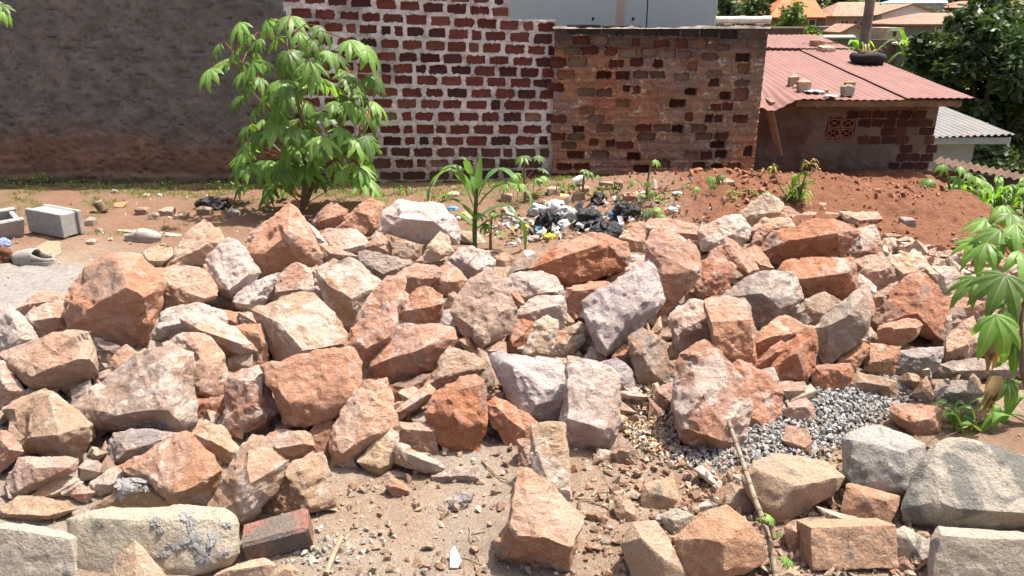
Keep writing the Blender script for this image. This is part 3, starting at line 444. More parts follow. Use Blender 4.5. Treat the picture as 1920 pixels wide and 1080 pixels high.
BLOCKS = """
J|-100,600 60,605 200,640 340,640 430,680 440,720 430,960 -100,960|60,650,.1 400,690,.08 200,660,.1|0|c|cream concrete block at the bottom left corner
J|380,580 500,540 700,510 1000,510 1250,520 1310,560 1335,610 1330,760 1290,830 1150,900 950,960 440,970 440,690 390,640|480,590,.1 1290,590,.08 900,570,.1 1270,800,.1|.05|c|long cream concrete block splashed with grey mortar at lower left
J|600,960 650,800 760,703 800,735 880,830 970,960|770,780,.1 760,900,.14|-.05|e|rough pinkish triangular lump in front of the mortar-splashed block
L|650,480 700,400 830,360 1000,380 1080,440 1110,465 1080,520 990,600 870,660 790,672 740,610 690,580|720,440,.1 900,500,.22 1070,475,.14 800,620,.15|0|e|tan concrete block dusted orange leaning under the grey cube block
L|1105,300 1130,270 1240,235 1330,240 1470,320 1478,440 1400,550 1310,555 1180,535 1110,480|1150,300,.14 1390,350,.22 1390,530,.14 1130,470,.08|-.05|k|rough grey cube-shaped concrete block on top of bricks
L|1475,345 1580,290 1700,305 1920,380 2010,410 2010,700 1920,702 1600,692 1500,702 1380,665 1375,590 1470,540|1500,560,.12 1620,610,.18 1920,630,.18 1560,330,.06|0|s|large grey concrete block with blackened half at the right edge
L|1497,760 1540,692 1700,702 1920,722 2010,722 2010,960 1497,960|1550,730,.12 1950,760,.12|0|c|buff concrete block at the bottom right corner
L|190,540 210,500 340,460 372,580 335,615 200,605|230,530,.15 350,570,.15|0|e|small earthy orange cube on the soil below the gravel
L|72,605 100,555 160,580 187,650 150,672 90,655|130,620,.2|0|e|small tan lump beside the earthy orange cube
L|282,640 350,603 432,640 405,700 340,722 300,690|350,660,.2|0|c|small chalky cream lump below the earthy orange cube
L|108,770 160,670 260,663 330,750 352,790 415,910 360,970 160,930|200,740,.2 310,830,.2 280,900,.15|0|e|ridged tan brick fragment at the bottom, right of the large front boulder
L|345,750 420,660 500,610 580,593 660,650 762,800 740,850 600,930 420,920 368,835|575,745,.25 670,670,.1 450,745,.14 575,880,.18|-.03|b|broken reddish tan chunk behind the sprouting stick, bottom
L|555,600 600,488 705,560 715,610 660,645|640,570,.15|.02|e|tan fragment wedged left of the orange-dusted block
L|1092,620 1120,500 1150,493 1300,555 1358,556 1345,640 1280,708 1210,695|1290,575,.18 1140,540,.08|0|b|brown brick carrying the grey cube-shaped block
L|843,690 900,650 1020,648 1035,700 960,760 925,840 870,845 850,780|900,710,.18 1000,680,.08|.03|m|reddish white fragment behind the front brick
L|1325,720 1380,685 1505,760 1495,880 1400,890 1350,840|1400,740,.15 1470,850,.12|.04|c|shadowed buff block between the front brick and the corner block
L|1300,700 1320,680 1370,658 1385,695 1330,720|1345,690,.2|.05|k|small buff lump under the brown brick
L|985,598 1100,638 1205,658 1212,690 1130,702 1040,662|1100,660,.1|-.05|t|thin slate-like chip in the gap above the front brick
L|435,430 470,415 560,490 552,522 490,490|500,470,.12|0|w|flat white chip on the soil right of the stick's left
L|438,605 490,570 545,590 525,622 450,628|490,600,.2|0|g|small bluish grey stone beside the flat white chip
L|785,915 870,878 935,915 900,960 800,960|860,900,.15|0|e|crumbly tan lump at the bottom edge right of the stick
J|1180,920 1230,870 1330,830 1480,795 1560,840 1480,960 1200,960|1300,860,.15 1450,840,.15|0|e|pinkish tan lump at the bottom edge below the red brick
J|1490,930 1560,860 1630,828 1680,870 1670,960 1500,960|1590,870,.15|0|e|crumbly tan lump at the bottom edge, right of the pinkish tan one
"""
def rock_mesh(name, pts, size, res=13, amp=1., sm=1, seed=0, cang=.62):
    bm = bmesh.new()
    for p in pts: bm.verts.new(p)
    r = bmesh.ops.convex_hull(bm, input=bm.verts[:])
    bmesh.ops.delete(bm, geom=list({g for g in r['geom_interior']+r['geom_unused'] if isinstance(g, bmesh.types.BMVert)}), context='VERTS')
    bm.normal_update()
    # gather the small hull facets into a few broad fracture planes and cut the stone back to them
    pl = []
    for f in sorted(bm.faces, key=lambda f: -f.calc_area()):
        n_, a_, c_ = f.normal.copy(), f.calc_area(), f.calc_center_median()
        for p in pl:
            if p[0].angle(n_, 9) < cang: p[1].append((n_, a_, c_)); break
        else: pl.append([n_, [(n_, a_, c_)]])
    for p in pl:
        A = sum(x[1] for x in p[1])
        if len(p[1]) < 2 or A <= 0: continue
        n_ = sum((x[0]*x[1] for x in p[1]), Vector()).normalized(); off = sum(x[2].dot(n_)*x[1] for x in p[1])/A
        r = bmesh.ops.bisect_plane(bm, geom=bm.verts[:]+bm.edges[:]+bm.faces[:], plane_co=n_*off, plane_no=n_, clear_outer=True, dist=1e-5)
        ce = [g for g in r['geom_cut'] if isinstance(g, bmesh.types.BMEdge) and g.is_boundary]
        if len(ce) > 2: bmesh.ops.edgeloop_fill(bm, edges=ce)
    bmesh.ops.remove_doubles(bm, verts=bm.verts[:], dist=size*.004)
    bm.normal_update(); sl_ = bm.loops.layers.float_color.new('skin'); rq = random.Random(seed*7+1)
    for f in bm.faces:
        u = rq.random(); v = (rq.uniform(.4, 1), 0, 0, 1) if u < .30 else ((0, rq.uniform(.4, 1), 0, 1) if u < .52 else ((0, 0, rq.uniform(.4, .9), 1) if u < .60 else (0, 0, 0, 1)))
        for l in f.loops: l[sl_] = v
    bmesh.ops.triangulate(bm, faces=bm.faces[:])
    L = size/res
    for it in range(6):
        es = [e for e in bm.edges if e.calc_length() > L*1.35]
        if not es: break
        bmesh.ops.subdivide_edges(bm, edges=es, cuts=1, use_grid_fill=False)
        bmesh.ops.triangulate(bm, faces=[f for f in bm.faces if len(f.verts) > 3], quad_method='SHORT_EDGE')
    for i in range(sm): bmesh.ops.smooth_vert(bm, verts=bm.verts[:], factor=.3, use_axis_x=True, use_axis_y=True, use_axis_z=True)
    bm.normal_update()
    co = np.array([v.co for v in bm.verts]); no = np.array([v.normal for v in bm.verts])
    q = co/size + seed*3.17
    # broken planes: each random cell of the surface gets its own slightly tilted facet, so edges chip and faces step
    rs = np.random.RandomState(seed); K = 16
    P = co[rs.randint(0, len(co), K)]; D = ((co[:, None]-P[None])**2).sum(-1) + (size*.10*fbm(q[:, 0]*7, q[:, 1]*7, q[:, 2]*7, 2)[:, None])**2
    D = D + (rs.rand(K)*(size*.18)**2)[None]; Wt = np.exp(-(D-D.min(1)[:, None])/(size*size*.008)); Wt /= Wt.sum(1)[:, None]; tl = rs.randn(K, 3)*.06; off = rs.randn(K)*.013
    a = (Wt*(np.einsum('nki,ki->nk', co[:, None]-P[None], tl)/size*.75 + off[None])).sum(1)
    a = a + .014*fbm(q[:, 0]*2.1, q[:, 1]*2.1, q[:, 2]*2.1, 2)
    lay = q @ rs.randn(3)*1.5; a = a - .014*np.clip(fbm(q[:, 0]*3+9, q[:, 1]*3, q[:, 2]*3, 2)*2.5, 0, 1)*np.abs((lay % 1)-.5)
    ch = np.clip(fbm(q[:, 0]*4+31, q[:, 1]*4, q[:, 2]*4, 3)-.18, 0, 1); a = a - .05*ch; a = a + .013*fbm(q[:, 0]*21, q[:, 1]*21, q[:, 2]*21, 2); a = a + .034*fbm(q[:, 0]*9, q[:, 1]*9, q[:, 2]*9, 3)
    a = np.clip(a+.008, -.08, .05)
    co = co + no*(a*size*amp)[:, None]
    for v, c in zip(bm.verts, co): v.co = c
    return bm_mesh(name, bm, 20)
NST = 0
def add_stones(table, kind):
    global NST
    for ln in table.strip().splitlines():
        reg, out, rid, dz, colr, lab = ln.split('|'); NST += 1; rs = random.Random(NST)
        x0, y0, s = REG[reg]; dz = float(dz)
        O = [(float(a)/s+x0, float(b)/s+y0) for a, b in (p.split(',') for p in out.split())]
        Rg = [(float(p.split(',')[0])/s+x0, float(p.split(',')[1])/s+y0, float(p.split(',')[2])) for p in rid.split()] if rid else []
        xs = [p[0] for p in O]; ys = [p[1] for p in O]; cx = sum(xs)/len(xs); cy = sum(ys)/len(ys)
        yb = max(ys); yt = min(ys); xb = sum(p[0] for p in O if p[1] > yb-.15*(yb-yt))/max(1, sum(1 for p in O if p[1] > yb-.15*(yb-yt)))
        t0 = march(xb, min(yb, 1100)) + dz
        size = math.sqrt((max(xs)-min(xs))*(yb-yt))/F*t0; hm = (yb-yt)/F*t0
        ex = 1.075 if kind != 'block' else 1.04
        O = [(cx+(x-cx)*ex, cy+(y-cy)*ex) for x, y in O]; pts = []
        for x, y in O:
            fr = (yb-y)/(yb-yt); t = t0 + .22*hm*fr + (.12*size*max(0, 1-fr/.4) if kind != 'block' else 0) + rs.uniform(-.02, .02)*size
            pts.append(at(x, y, t))
        for x, y, b in Rg:
            t = t0 + .22*hm*((yb-y)/(yb-yt)) - b*size*1.3; pts.append(at(x, y, t))
        th = size*rs.uniform(.5, .68)
        for x, y in O:                                                    # the far side
            q = .74; t = t0 + .30*hm*((yb-y)/(yb-yt)) + th*rs.uniform(.85, 1.1)
            pts.append(at(cx+(x-cx)*q*t0/t, cy+(y-cy)*q*t0/t + .05*(yb-yt), t))
        ctr = sum(pts, Vector())/len(pts); low = min(p.z for p in pts); org = Vector((ctr.x, ctr.y, low))
        blk = kind == 'block'
        me = rock_mesh('stone', [p-org for p in pts], size, (27 if size > .2 else 16) if not blk else 22, .45 if blk else 1., 2 if blk else 0, NST)
        nm = 'concrete_block' if 'block' in lab and blk and colr in 'ckes' else ('brick' if lab.startswith('brown brick') else 'stone')
        o = link(nm, me, M['block' if blk else 'stone'], None, org)
        c = SCOL[colr]; v = rs.uniform(.86, 1.1); h = rs.uniform(-.08, .10); j = (v*(1-h*.3), v, v*(1+h))
        o.color = (c[0]*j[0], c[1]*j[1], c[2]*j[2], min(1, max(0, c[3]+rs.uniform(-.15, .15))))
        tag(o, lab, {'concrete_block': 'concrete block', 'brick': 'brick'}.get(nm, 'stone'), 'blocks and lumps in the foreground' if blk else 'broken stones of the heap')
add_stones(STONES, 'stone'); add_stones(BLOCKS, 'block')
# ------------------------------------------------------------ rubble, gravel and pebbles (too many to count)
def chip_templates(n, seed, sharp=1.):
    out = []; rs = np.random.RandomState(seed)
    for i in range(n):
        bm = bmesh.new()
        for k in range(11):
            v = rs.randn(3); v /= np.linalg.norm(v); v *= rs.uniform(.75, 1.1); bm.verts.new((v[0], v[1]*.8, v[2]*.62))
        r = bmesh.ops.convex_hull(bm, input=bm.verts[:])
        bmesh.ops.delete(bm, geom=list({g for g in r['geom_interior']+r['geom_unused'] if isinstance(g, bmesh.types.BMVert)}), context='VERTS')
        bmesh.ops.triangulate(bm, faces=bm.faces[:]); bm.verts.index_update()
        out.append((np.array([v.co[:] for v in bm.verts]), np.array([[v.index for v in f.verts] for f in bm.faces]))); bm.free()
    return out
CHIPS = chip_templates(14, 3)
def rotm(n, rs):
    q = rs.randn(n, 4); q /= np.linalg.norm(q, axis=1)[:, None]; a, b, c, d = q.T
    return np.stack([a*a+b*b-c*c-d*d, 2*(b*c-a*d), 2*(b*d+a*c), 2*(b*c+a*d), a*a-b*b+c*c-d*d, 2*(c*d-a*b), 2*(b*d-a*c), 2*(c*d+a*b), a*a-b*b-c*c+d*d], -1).reshape(-1, 3, 3)
def scatter(name, P, S, C, mat, seed, parent=None, tmpl=None):
    tmpl = tmpl or CHIPS; rs = np.random.RandomState(seed); n = len(P); RM = rotm(n, rs); ti = rs.randint(0, len(tmpl), n); V = []; Fa = []; K = []; o = 0
    for i in range(n):
        v, f = tmpl[ti[i]]; V.append(v @ RM[i].T*S[i]+P[i]); Fa.append(f+o); o += len(v); K.append(np.repeat(C[i][None], len(v), 0))
    me = npmesh(name, np.concatenate(V), np.concatenate(Fa), False)
    K = np.concatenate(K); ca = me.color_attributes.new('tone', 'FLOAT_COLOR', 'POINT')
    ca.data.foreach_set('color', np.concatenate([K, np.ones((len(K), 1))], 1).astype(np.float32).ravel())
    return link(name, me, mat, parent)
rs = np.random.RandomState(21)
TN = np.array([(.55,.33,.21),(.50,.25,.14),(.58,.40,.28),(.52,.39,.26),(.50,.43,.37),(.60,.48,.36),(.44,.29,.19)])
# rubble: broken bits lying between and under the stones of the heap
n = 5200; X = rs.uniform(-4.2, 3.6, n); Y = rs.uniform(1.9, 5.2, n); pz = pile_z(X, Y); k = pz > .012; X, Y = X[k], Y[k]
S = .012+.065*rs.rand(len(X))**2.2
P = np.stack([X, Y, ground_z(X, Y)+S*.3], -1)
tag(scatter('rubble', P, S, TN[rs.randint(0, 7, len(X))]*rs.uniform(.8, 1.1, (len(X), 1)), M['rubble'], 5), 'small broken stone bits lying between the heaped stones', 'rubble', kind='stuff')
n = 1500; X = rs.uniform(-4.0, 3.4, n); Y = rs.uniform(2.1, 4.9, n); k = pile_z(X, Y) > .05; X, Y = X[k], Y[k]; S = .035+.05*rs.rand(len(X))**1.3
P = np.stack([X, Y, ground_z(X, Y)+S*.55], -1)
tag(scatter('fill_stones', P, S, TN[rs.randint(0, 7, len(X))]*rs.uniform(.8, 1.1, (len(X), 1)), M['rubble'], 15, None, chip_templates(20, 9)), 'half hidden fist-sized stones filling the gaps of the heap', 'rubble', kind='stuff')
# gravel
def pool(polys, n):                    # sample pixels inside polygons and drop them on the ground
    out = []
    for poly in polys:
        xs = [p[0] for p in poly]; ys = [p[1] for p in poly]
        G = [at(x, y, march(x, y, base_z)) for x, y in poly]; gxs = [g.x for g in G]; gys = [g.y for g in G]
        m = 0
        while m < n:
            x = rs.uniform(min(gxs)-.03, max(gxs)+.03); y = rs.uniform(min(gys)-.03, max(gys)+.03); c = False; j = len(G)-1
            for i in range(len(G)):
                if (G[i].y > y) != (G[j].y > y) and x < (G[j].x-G[i].x)*(y-G[i].y)/(G[j].y-G[i].y)+G[i].x: c = not c
                j = i
            m += 1
            if c: out.append((x+rs.randn()*.02, y+rs.randn()*.02))
    return np.array(out)
g1 = pool([[(1150,735),(1270,725),(1300,830),(1420,880),(1340,890),(1200,850),(1150,800)]], 3800)
g2 = pool([[(1330,720),(1520,710),(1680,715),(1700,760),(1640,790),(1580,830),(1530,868),(1420,870),(1330,845)]], 8200)
g = np.concatenate([g1, g2]); S = .0065+.010*rs.rand(len(g))**1.5
GT = np.array([(.31,.31,.30),(.36,.36,.345),(.25,.26,.265),(.41,.385,.345),(.34,.30,.26)]); C = GT[rs.randint(0, 5, len(g))]*rs.uniform(.7, 1.05, (len(g), 1))
dusty = smooth(.75, .5, g[:, 0])[:, None]*(rs.rand(len(g), 1) < .6); C = C*(1-dusty)+np.array((.46,.31,.18))*dusty
P = np.stack([g[:, 0], g[:, 1], ground_z(g[:, 0], g[:, 1])+.004+.02*rs.rand(len(g))], -1)
M['gravel'] = None
t = NT('gravel_stone'); va = t.new('ShaderNodeVertexColor', layer_name='tone'); c = t.coord(); nn = t.noise(c, 160, 3, .7)
M['gravel'] = t.fin(t.mix(1., va.outputs[0], t.ramp(nn, .2, .8, .7, 1.25), 'MULTIPLY'), t.bump(nn, .003), .85)
tag(scatter('gravel', P, S, C, M['gravel'], 6), 'grey crushed gravel spread around the red block at right', 'gravel', kind='stuff')
# pebbles and soil crumbs on the open ground
n = 5200; X = rs.uniform(-3.9, 3.5, n); Y = np.where(rs.rand(n) < .6, rs.uniform(1.8, 3.0, n), rs.uniform(4.3, 7.4, n)); S = .0025+.016*rs.rand(n)**4
C = np.where((X > .6)[:, None] & (Y > 4)[:, None], np.array((.27,.12,.06)), TN[rs.randint(0, 7, n)]*np.array((.9,.95,1.)))*rs.uniform(.8, 1.15, (n, 1))
P = np.stack([X, Y, ground_z(X, Y)+S*.3], -1)
tag(scatter('pebbles', P, S, C, M['gravel'], 8), 'small pebbles and crumbs scattered over the bare ground', 'pebbles', kind='stuff')
# clods of red soil on the mound
n = 5200; X = rs.uniform(.9, 3.9, n); Y = rs.uniform(4.7, 7.8, n); S = (.003+.034*rs.rand(n)**7)*(1+.8*vn(X*2, Y*2)); k = (X < 3.5+.18*(Y-5)); X, Y, S = X[k], Y[k], S[k]
C = np.array((.26,.122,.066))*rs.uniform(.8, 1.25, (len(X), 1)); P = np.stack([X, Y, ground_z(X, Y)+S*.35], -1)
tag(scatter('soil_clods', P, S, C, M['gravel'], 9), 'crumbly clods of red soil on the mound before the hut', 'soil', kind='stuff')
# grey cement crumbs near the red brick
n = 260; c0 = ground_pt(585, 1035); X = c0.x+rs.randn(n)*.10; Y = c0.y+rs.randn(n)*.07; S = .004+.016*rs.rand(n)**3
P = np.stack([X, Y, ground_z(X, Y)+S*.2], -1); C = np.array((.30,.27,.23))*rs.uniform(.75, 1.2, (n, 1))
tag(scatter('cement_crumbs', P, S, C, M['gravel'], 10), 'pale grey cement crumbs heaped right of the red brick', 'cement', kind='stuff')

# orange-tan broken lumps and soil crumbs filling the ground between the front blocks
n = 3400; pr = []
while len(pr) < n:
    px, py = rs.uniform(620, 1760), rs.uniform(845, 1085); w_ = .16+.84*smooth(1065, 1180, px)
    if rs.rand() > w_: continue
    pr.append((px, py))
G_ = [at(x, y, march(x, y, base_z)) for x, y in pr]; X = np.array([g.x for g in G_]); Y = np.array([g.y for g in G_]); S = .003+.026*rs.rand(n)**3.2
ET = np.array([(.42,.24,.13),(.38,.19,.095),(.47,.33,.21),(.50,.40,.29),(.34,.17,.09)]); C = ET[rs.randint(0, 5, n)]*rs.uniform(.8, 1.15, (n, 1))
tag(scatter('brick_rubble', np.stack([X, Y, ground_z(X, Y)+S*.35], -1), S, C, M['rubble'], 12), 'orange-tan crumbs and broken bits between the front blocks', 'rubble', kind='stuff')
# ------------------------------------------------------------ walls
def box_bm(sx, sy, sz, bev=0., jit=0., seed=0):
    bm = bmesh.new(); bmesh.ops.create_cube(bm, size=1)
    for v in bm.verts: v.co = (v.co.x*sx, v.co.y*sy, v.co.z*sz)
    if bev: bmesh.ops.bevel(bm, geom=bm.edges[:], offset=bev, segments=1, affect='EDGES')
    if jit:
        q = random.Random(seed)
        for v in bm.verts: v.co += Vector((q.uniform(-jit, jit), q.uniform(-jit, jit), q.uniform(-jit, jit)))
    return bm
def m_brick():
    t = NT('fired_brick'); c = t.coord(True); oc = t.oi.outputs['Color']; n1 = t.noise(c, 3.5, 5, .65, .5); n2 = t.noise(c, 30, 5, .7)
    k = t.mix(t.ramp(n1, .5, .62, 0, .55), oc, t.mix(.7, oc, (.05, .035, .03))); k = t.mix(t.ramp(n2, .55, .7, 0, .4), k, (.33, .19, .13))
    k = t.mix(1., k, t.ramp(n2, .2, .8, .7, 1.25), 'MULTIPLY')
    return t.fin(k, t.bump(n2, .25, .7), .92)
M['brick'] = m_brick()
def m_render(name, attr='tone', sc=1., bump=.015):
    t = NT(name); c = t.coord(); va = t.new('ShaderNodeVertexColor', layer_name=attr)
    n1 = t.noise(c, 4*sc, 6, .7, .6); n2 = t.noise(c, 38*sc, 6, .72); n3 = t.noise(c, 140, 3, .7)
    k = t.mix(1., va.outputs[0], t.ramp(n1, .3, .7, .8, 1.18), 'MULTIPLY'); k = t.mix(1., k, t.ramp(n2, .25, .75, .72, 1.28), 'MULTIPLY')
    b = t.bump(n2, bump, .9); b = t.bump(n3, .004, .7, b)
    return t.fin(k, b, .95)
M['render'] = m_render('wall_render', bump=.006)
BV = [bm_mesh('brick', box_bm(1, 1, 1, .06, .035, i), 30) for i in range(6)]
for b_ in BV: b_.materials.append(M['brick'])
def wall_sheet(name, Y0, x0, x1, z0, z1, step, depth, colour, parent, thick=.2, mat='render'):
    """front relief of a wall (towards the camera) with its back, sides and top; depth(X,Z) is metres towards -Y"""
    us = np.arange(x0, x1+step/2, step); vs_ = np.arange(z0, z1+step/2, step); U, V = np.meshgrid(us, vs_)
    d = depth(U, V); P = np.stack([U, Y0-d, V], -1); nu, nv = len(us), len(vs_)
    B = P.copy(); B[..., 1] = Y0+thick
    VV = np.concatenate([P.reshape(-1, 3), B.reshape(-1, 3)]); Fq = [grid_faces(nu, nv)]; n0 = nu*nv; i = np.arange(n0).reshape(nv, nu)
    def strip(a, b): return np.stack([a[:-1], b[:-1], b[1:], a[1:]], -1)
    for a in (i[-1], i[:, 0][::-1], i[:, -1], i[0][::-1]): Fq.append(strip(a, a+n0))
    Fq.append(np.array([[n0+i[0, 0], n0+i[-1, 0], n0+i[-1, -1], n0+i[0, -1]]]))
    me = npmesh(name, VV, np.concatenate(Fq)); c = colour(U, V, d).reshape(-1, 3); c = np.concatenate([c, c]); c = np.concatenate([c, np.ones((len(c), 1))], 1)
    ca = me.color_attributes.new('tone', 'FLOAT_COLOR', 'POINT'); ca.data.foreach_set('color', c.astype(np.float32).ravel())
    me.set_sharp_from_angle(angle=R(60))
    return link(name, me, M[mat], parent)
def lerp3(a, b, t): return np.asarray(a)*(1-t[..., None])+np.asarray(b)*t[..., None]
def pxr(r, Y):                          # pixel rectangle x0,y0,x1,y1 on a wall plane -> X0,X1,Z0,Z1
    a = onY((r[0]+r[2])/2, r[1], Y); b = onY((r[0]+r[2])/2, r[3], Y); c = onY(r[0], (r[1]+r[3])/2, Y); d = onY(r[2], (r[1]+r[3])/2, Y)
    return c.x, d.x, b.z, a.z
def recess(rects, base_depth, hole):    # relief with ragged pockets where bricks show
    def f(U, V):
        d = base_depth(U, V); uu = U+.008*fbm(U*50, V*50, 1., 2)+.005*fbm(U*12, V*12, 4., 2); vv = V+.010*fbm(U*50, V*50, 6., 2)
        for k, (x0, x1, z0, z1) in enumerate(rects):
            h = hole if np.isscalar(hole) else hole[k]
            i0, i1 = np.searchsorted(U[0], [x0-.03, x1+.03]); j0, j1 = np.searchsorted(V[:, 0], [z0-.03, z1+.03]); s = np.s_[j0:j1, i0:i1]
            m = (np.abs((uu[s]-(x0+x1)/2)/(x1-x0)*2)**8+np.abs((vv[s]-(z0+z1)/2)/(z1-z0)*2)**8) < 1; d[s] = np.where(m, -h, d[s])
        return d
    return f
def put_brick(parent, Y0, rect, front, col, rs, depth=.09, grow=.006):
    x0, x1, z0, z1 = rect
    o = link('brick', BV[rs.randrange(6)], None, parent, ((x0+x1)/2, Y0-front+depth/2, (z0+z1)/2)); o.scale = (x1-x0+2*grow, depth, z1-z0+2*grow)
    o.rotation_euler = (rs.uniform(-.03, .03), rs.uniform(-.02, .02), rs.uniform(-.03, .03)); o.color = (*col, 1); return o
# ---- dark grey rendered wall at the left
YG = 7.485
wl = empty('rendered_wall', (-3.5, YG, 0)); wl.matrix_world = Matrix.Translation((-3.5, YG, 0))
def shift(o): o.location = Vector(o.location)-o.parent.location; return o
xg1 = onY(548, 170, YG).x
def dg(U, V):
    d = .008*fbm(U*3, V*3, 2., 3)+.014*fbm(U*14, V*20, 3., 3)
    p = fbm(U*14+7, V*30, 5., 2); d = d-.016*smooth(.42, .52, p)-.010*smooth(.35, .5, fbm(U*40, V*60, 8., 2))
    d = d+.008*np.abs(fbm(U*6, V*9, 9., 3))
    return d+.035*smooth(.12, .07, V+.03*fbm(U*4, V*0, 1., 2))
def cg(U, V, d):
    br = smooth(.62, .28, V+.20*fbm(U*2.2, V*4, 3., 3)); c = lerp3((.135, .122, .112), (.175, .105, .068), br)
    c = lerp3(c, (.155, .16, .145), .7*smooth(.5, 1.2, fbm(U*.6+2, V*.6, 1., 2)+1.0*(U-xg1+1.1))*smooth(1.0, 1.5, V))
    c = lerp3(c, (.10, .075, .05), .7*smooth(.16, .05, V)); return c*(1+.35*fbm(U*9, V*12, 2., 4))[..., None]
shift(wall_sheet('render_coat', YG, -6.6, xg1, -.12, 2.25, .014, dg, cg, wl))
shift(wall_sheet('render_coat', YG, -16, -6.601, -.12, 2.25, .06, dg, cg, wl))
tag(wl, 'dark grey rough rendered wall with brown stained foot at the left', 'wall')
# ---- brick wall in pale mortar
YB = 7.5
bw = empty('brick_wall', (-.8, YB, 0))
ROWS = [(-37,-16),(-14,4),(8,27),(34,50),(57,72),(82,94),(106,116),(128,136),(149,156),(173,177),(194,198),(218,220),(243,243),(265,264),(285,287),(307,307),(330,327),(347,346)]
rr = random.Random(5); rects = []; bcol = []
for ri, (yl, yr) in enumerate(ROWS):
    x = 520+rr.uniform(0, 10)+(ri % 2)*21; xe = 955 if ri < 3 else 1036+rr.uniform(-8, 6)
    while x < xe-8:
        wpx = rr.choice([32, 33, 34, 35, 35, 36, 30, 16]) if ri < 16 else rr.choice([36, 40, 34])
        wpx = min(wpx, xe-x); y = yl+(yr-yl)*(x+wpx/2-727)/277; hp = (7.9 if ri < 9 else 7.5)+rr.uniform(-.8, .7)
        if wpx > 6:
            rects.append(pxr((x, y-hp, x+wpx, y+hp), YB)); q = rr.random()
            c = (.27, .078, .057) if q < .6 else ((.12, .045, .038) if q < .78 else (.33, .115, .08))
            if ri > 13: c = (.20, .095, .065)
            if rr.random() < .02: c = (.40, .25, .16)
            v = rr.uniform(.8, 1.2); bcol.append(tuple(a*v for a in c))
        x += wpx+rr.uniform(7, 11)
xa, xb_ = onY(546, 170, YB).x, onY(1042, 170, YB).x; xstep = onY(955, 20, YB).x; ztop = onY(1000, 38, YB).z
def dm(U, V): return .006+.014*fbm(U*7, V*7, 1., 3)+.012*fbm(U*30, V*30, 2., 3)
def cm(U, V, d):
    b = smooth(.32, .08, V+.10*fbm(U*3, V*3, 6., 3)); c = lerp3((.60, .56, .53), (.28, .18, .11), b)
    c = lerp3(c, (.27, .235, .21), .75*smooth(.0, .45, fbm(U*3.3, V*3.3, 8., 4))); c = lerp3(c, (.20, .11, .085), .5*smooth(.25, .5, fbm(U*11, V*11, 3., 3))); c = lerp3(c, (.5, .44, .38), .5*smooth(.9, .4, V)); return c
dmr = recess(rects, dm, .03)
m1 = wall_sheet('mortar', YB, xa, xstep, -.12, 2.2, .0085, dmr, cm, bw); shift(m1)
m2 = wall_sheet('mortar', YB, xstep+.0005, xb_, -.12, ztop, .0085, dmr, cm, bw); shift(m2)
for r_, c in zip(rects, bcol):
    if r_[1] > xa: shift(put_brick(bw, YB, r_, rr.uniform(-.008, .004), c, rr))
tag(bw, 'red brick wall laid in thick white mortar behind the cassava bush', 'wall')
# ---- old patched brick wall
YO = 7.46; ow = empty('old_brick_wall', (1.3, YO, 0)); Z3 = lambda a, b, c, d: (1000+a/2.842, b/2.842, 1000+c/2.842, d/2.842)
EX = [((80,445,160,490),'r',.03),((335,380,415,420),'r',.05),((440,380,510,425),'r',.04),((810,470,870,505),'d',.05),((727,530,812,570),'d',.05),((990,487,1050,530),'r',.05),
 ((945,752,1022,792),'d',.06),((183,805,270,845),'r',.05),((498,812,570,855),'d',.06),((385,745,435,780),'r',.03),((915,610,955,650),'d',.03),((962,613,1005,652),'R',.02),
 ((535,880,620,920),'d',.02),((945,870,1005,915),'d',.02),((850,865,915,910),'r',.02),((210,195,300,235),'r',.015),((255,248,345,290),'r',.015),((645,215,722,250),'r',.015),
 ((840,208,925,258),'o',.015),((525,208,565,245),'r',.015),((1075,285,1155,328),'d',.03),((95,305,170,360),'r',.015),((380,250,445,295),'R',.015),((165,250,250,290),'c',.012),
 ((180,305,285,355),'c',.012),((460,262,550,305),'c',.012),((580,262,655,305),'c',.012),((668,265,755,310),'c',.012),((772,270,840,310),'c',.012),((820,330,870,375),'o',.012),
 ((750,390,825,430),'c',.012),((325,190,395,240),'c',.012),((185,135,250,180),'s',.012),((255,135,360,182),'s',.012),((372,140,465,185),'s',.012),((470,140,575,186),'s',.012),
 ((590,150,670,190),'s',.012),((680,145,775,190),'s',.012),((790,150,880,195),'s',.012),((890,152,985,195),'s',.012),((995,160,1080,205),'s',.012),((127,870,205,905),'r',.015),
 ((220,870,300,905),'r',.015),((100,925,180,960),'r',.015),((190,925,250,960),'r',.015),((515,310,580,355),'r',.02),((640,318,688,362),'r',.04),((530,460,570,498),'R',.015),
 ((440,530,510,570),'o',.012),((945,555,1000,590),'r',.012),((1010,548,1060,590),'r',.012),((806,600,848,645),'R',.012),((405,320,480,360),'r',.02),((130,375,220,420),'o',.012),
 ((1070,470,1140,535),'o',.012),((1090,340,1150,390),'o',.012),((300,740,345,775),'r',.02),((965,800,1030,845),'d',.04),((890,810,950,850),'r',.02),((1030,868,1098,908),'e',.012),
 ((210,675,270,705),'d',.03),((480,455,515,490),'d',.02),((760,210,820,255),'r',.012),((935,420,990,460),'d',.02),((740,665,800,705),'d',.05),((1120,780,1165,835),'d',.02)]
BC = dict(r=(.20,.065,.04), R=(.30,.09,.055), d=(.12,.045,.03), o=(.33,.17,.10), c=(.34,.24,.165), s=(.075,.06,.05), e=(.32,.21,.14), n=(.245,.15,.10))
qo = random.Random(44)
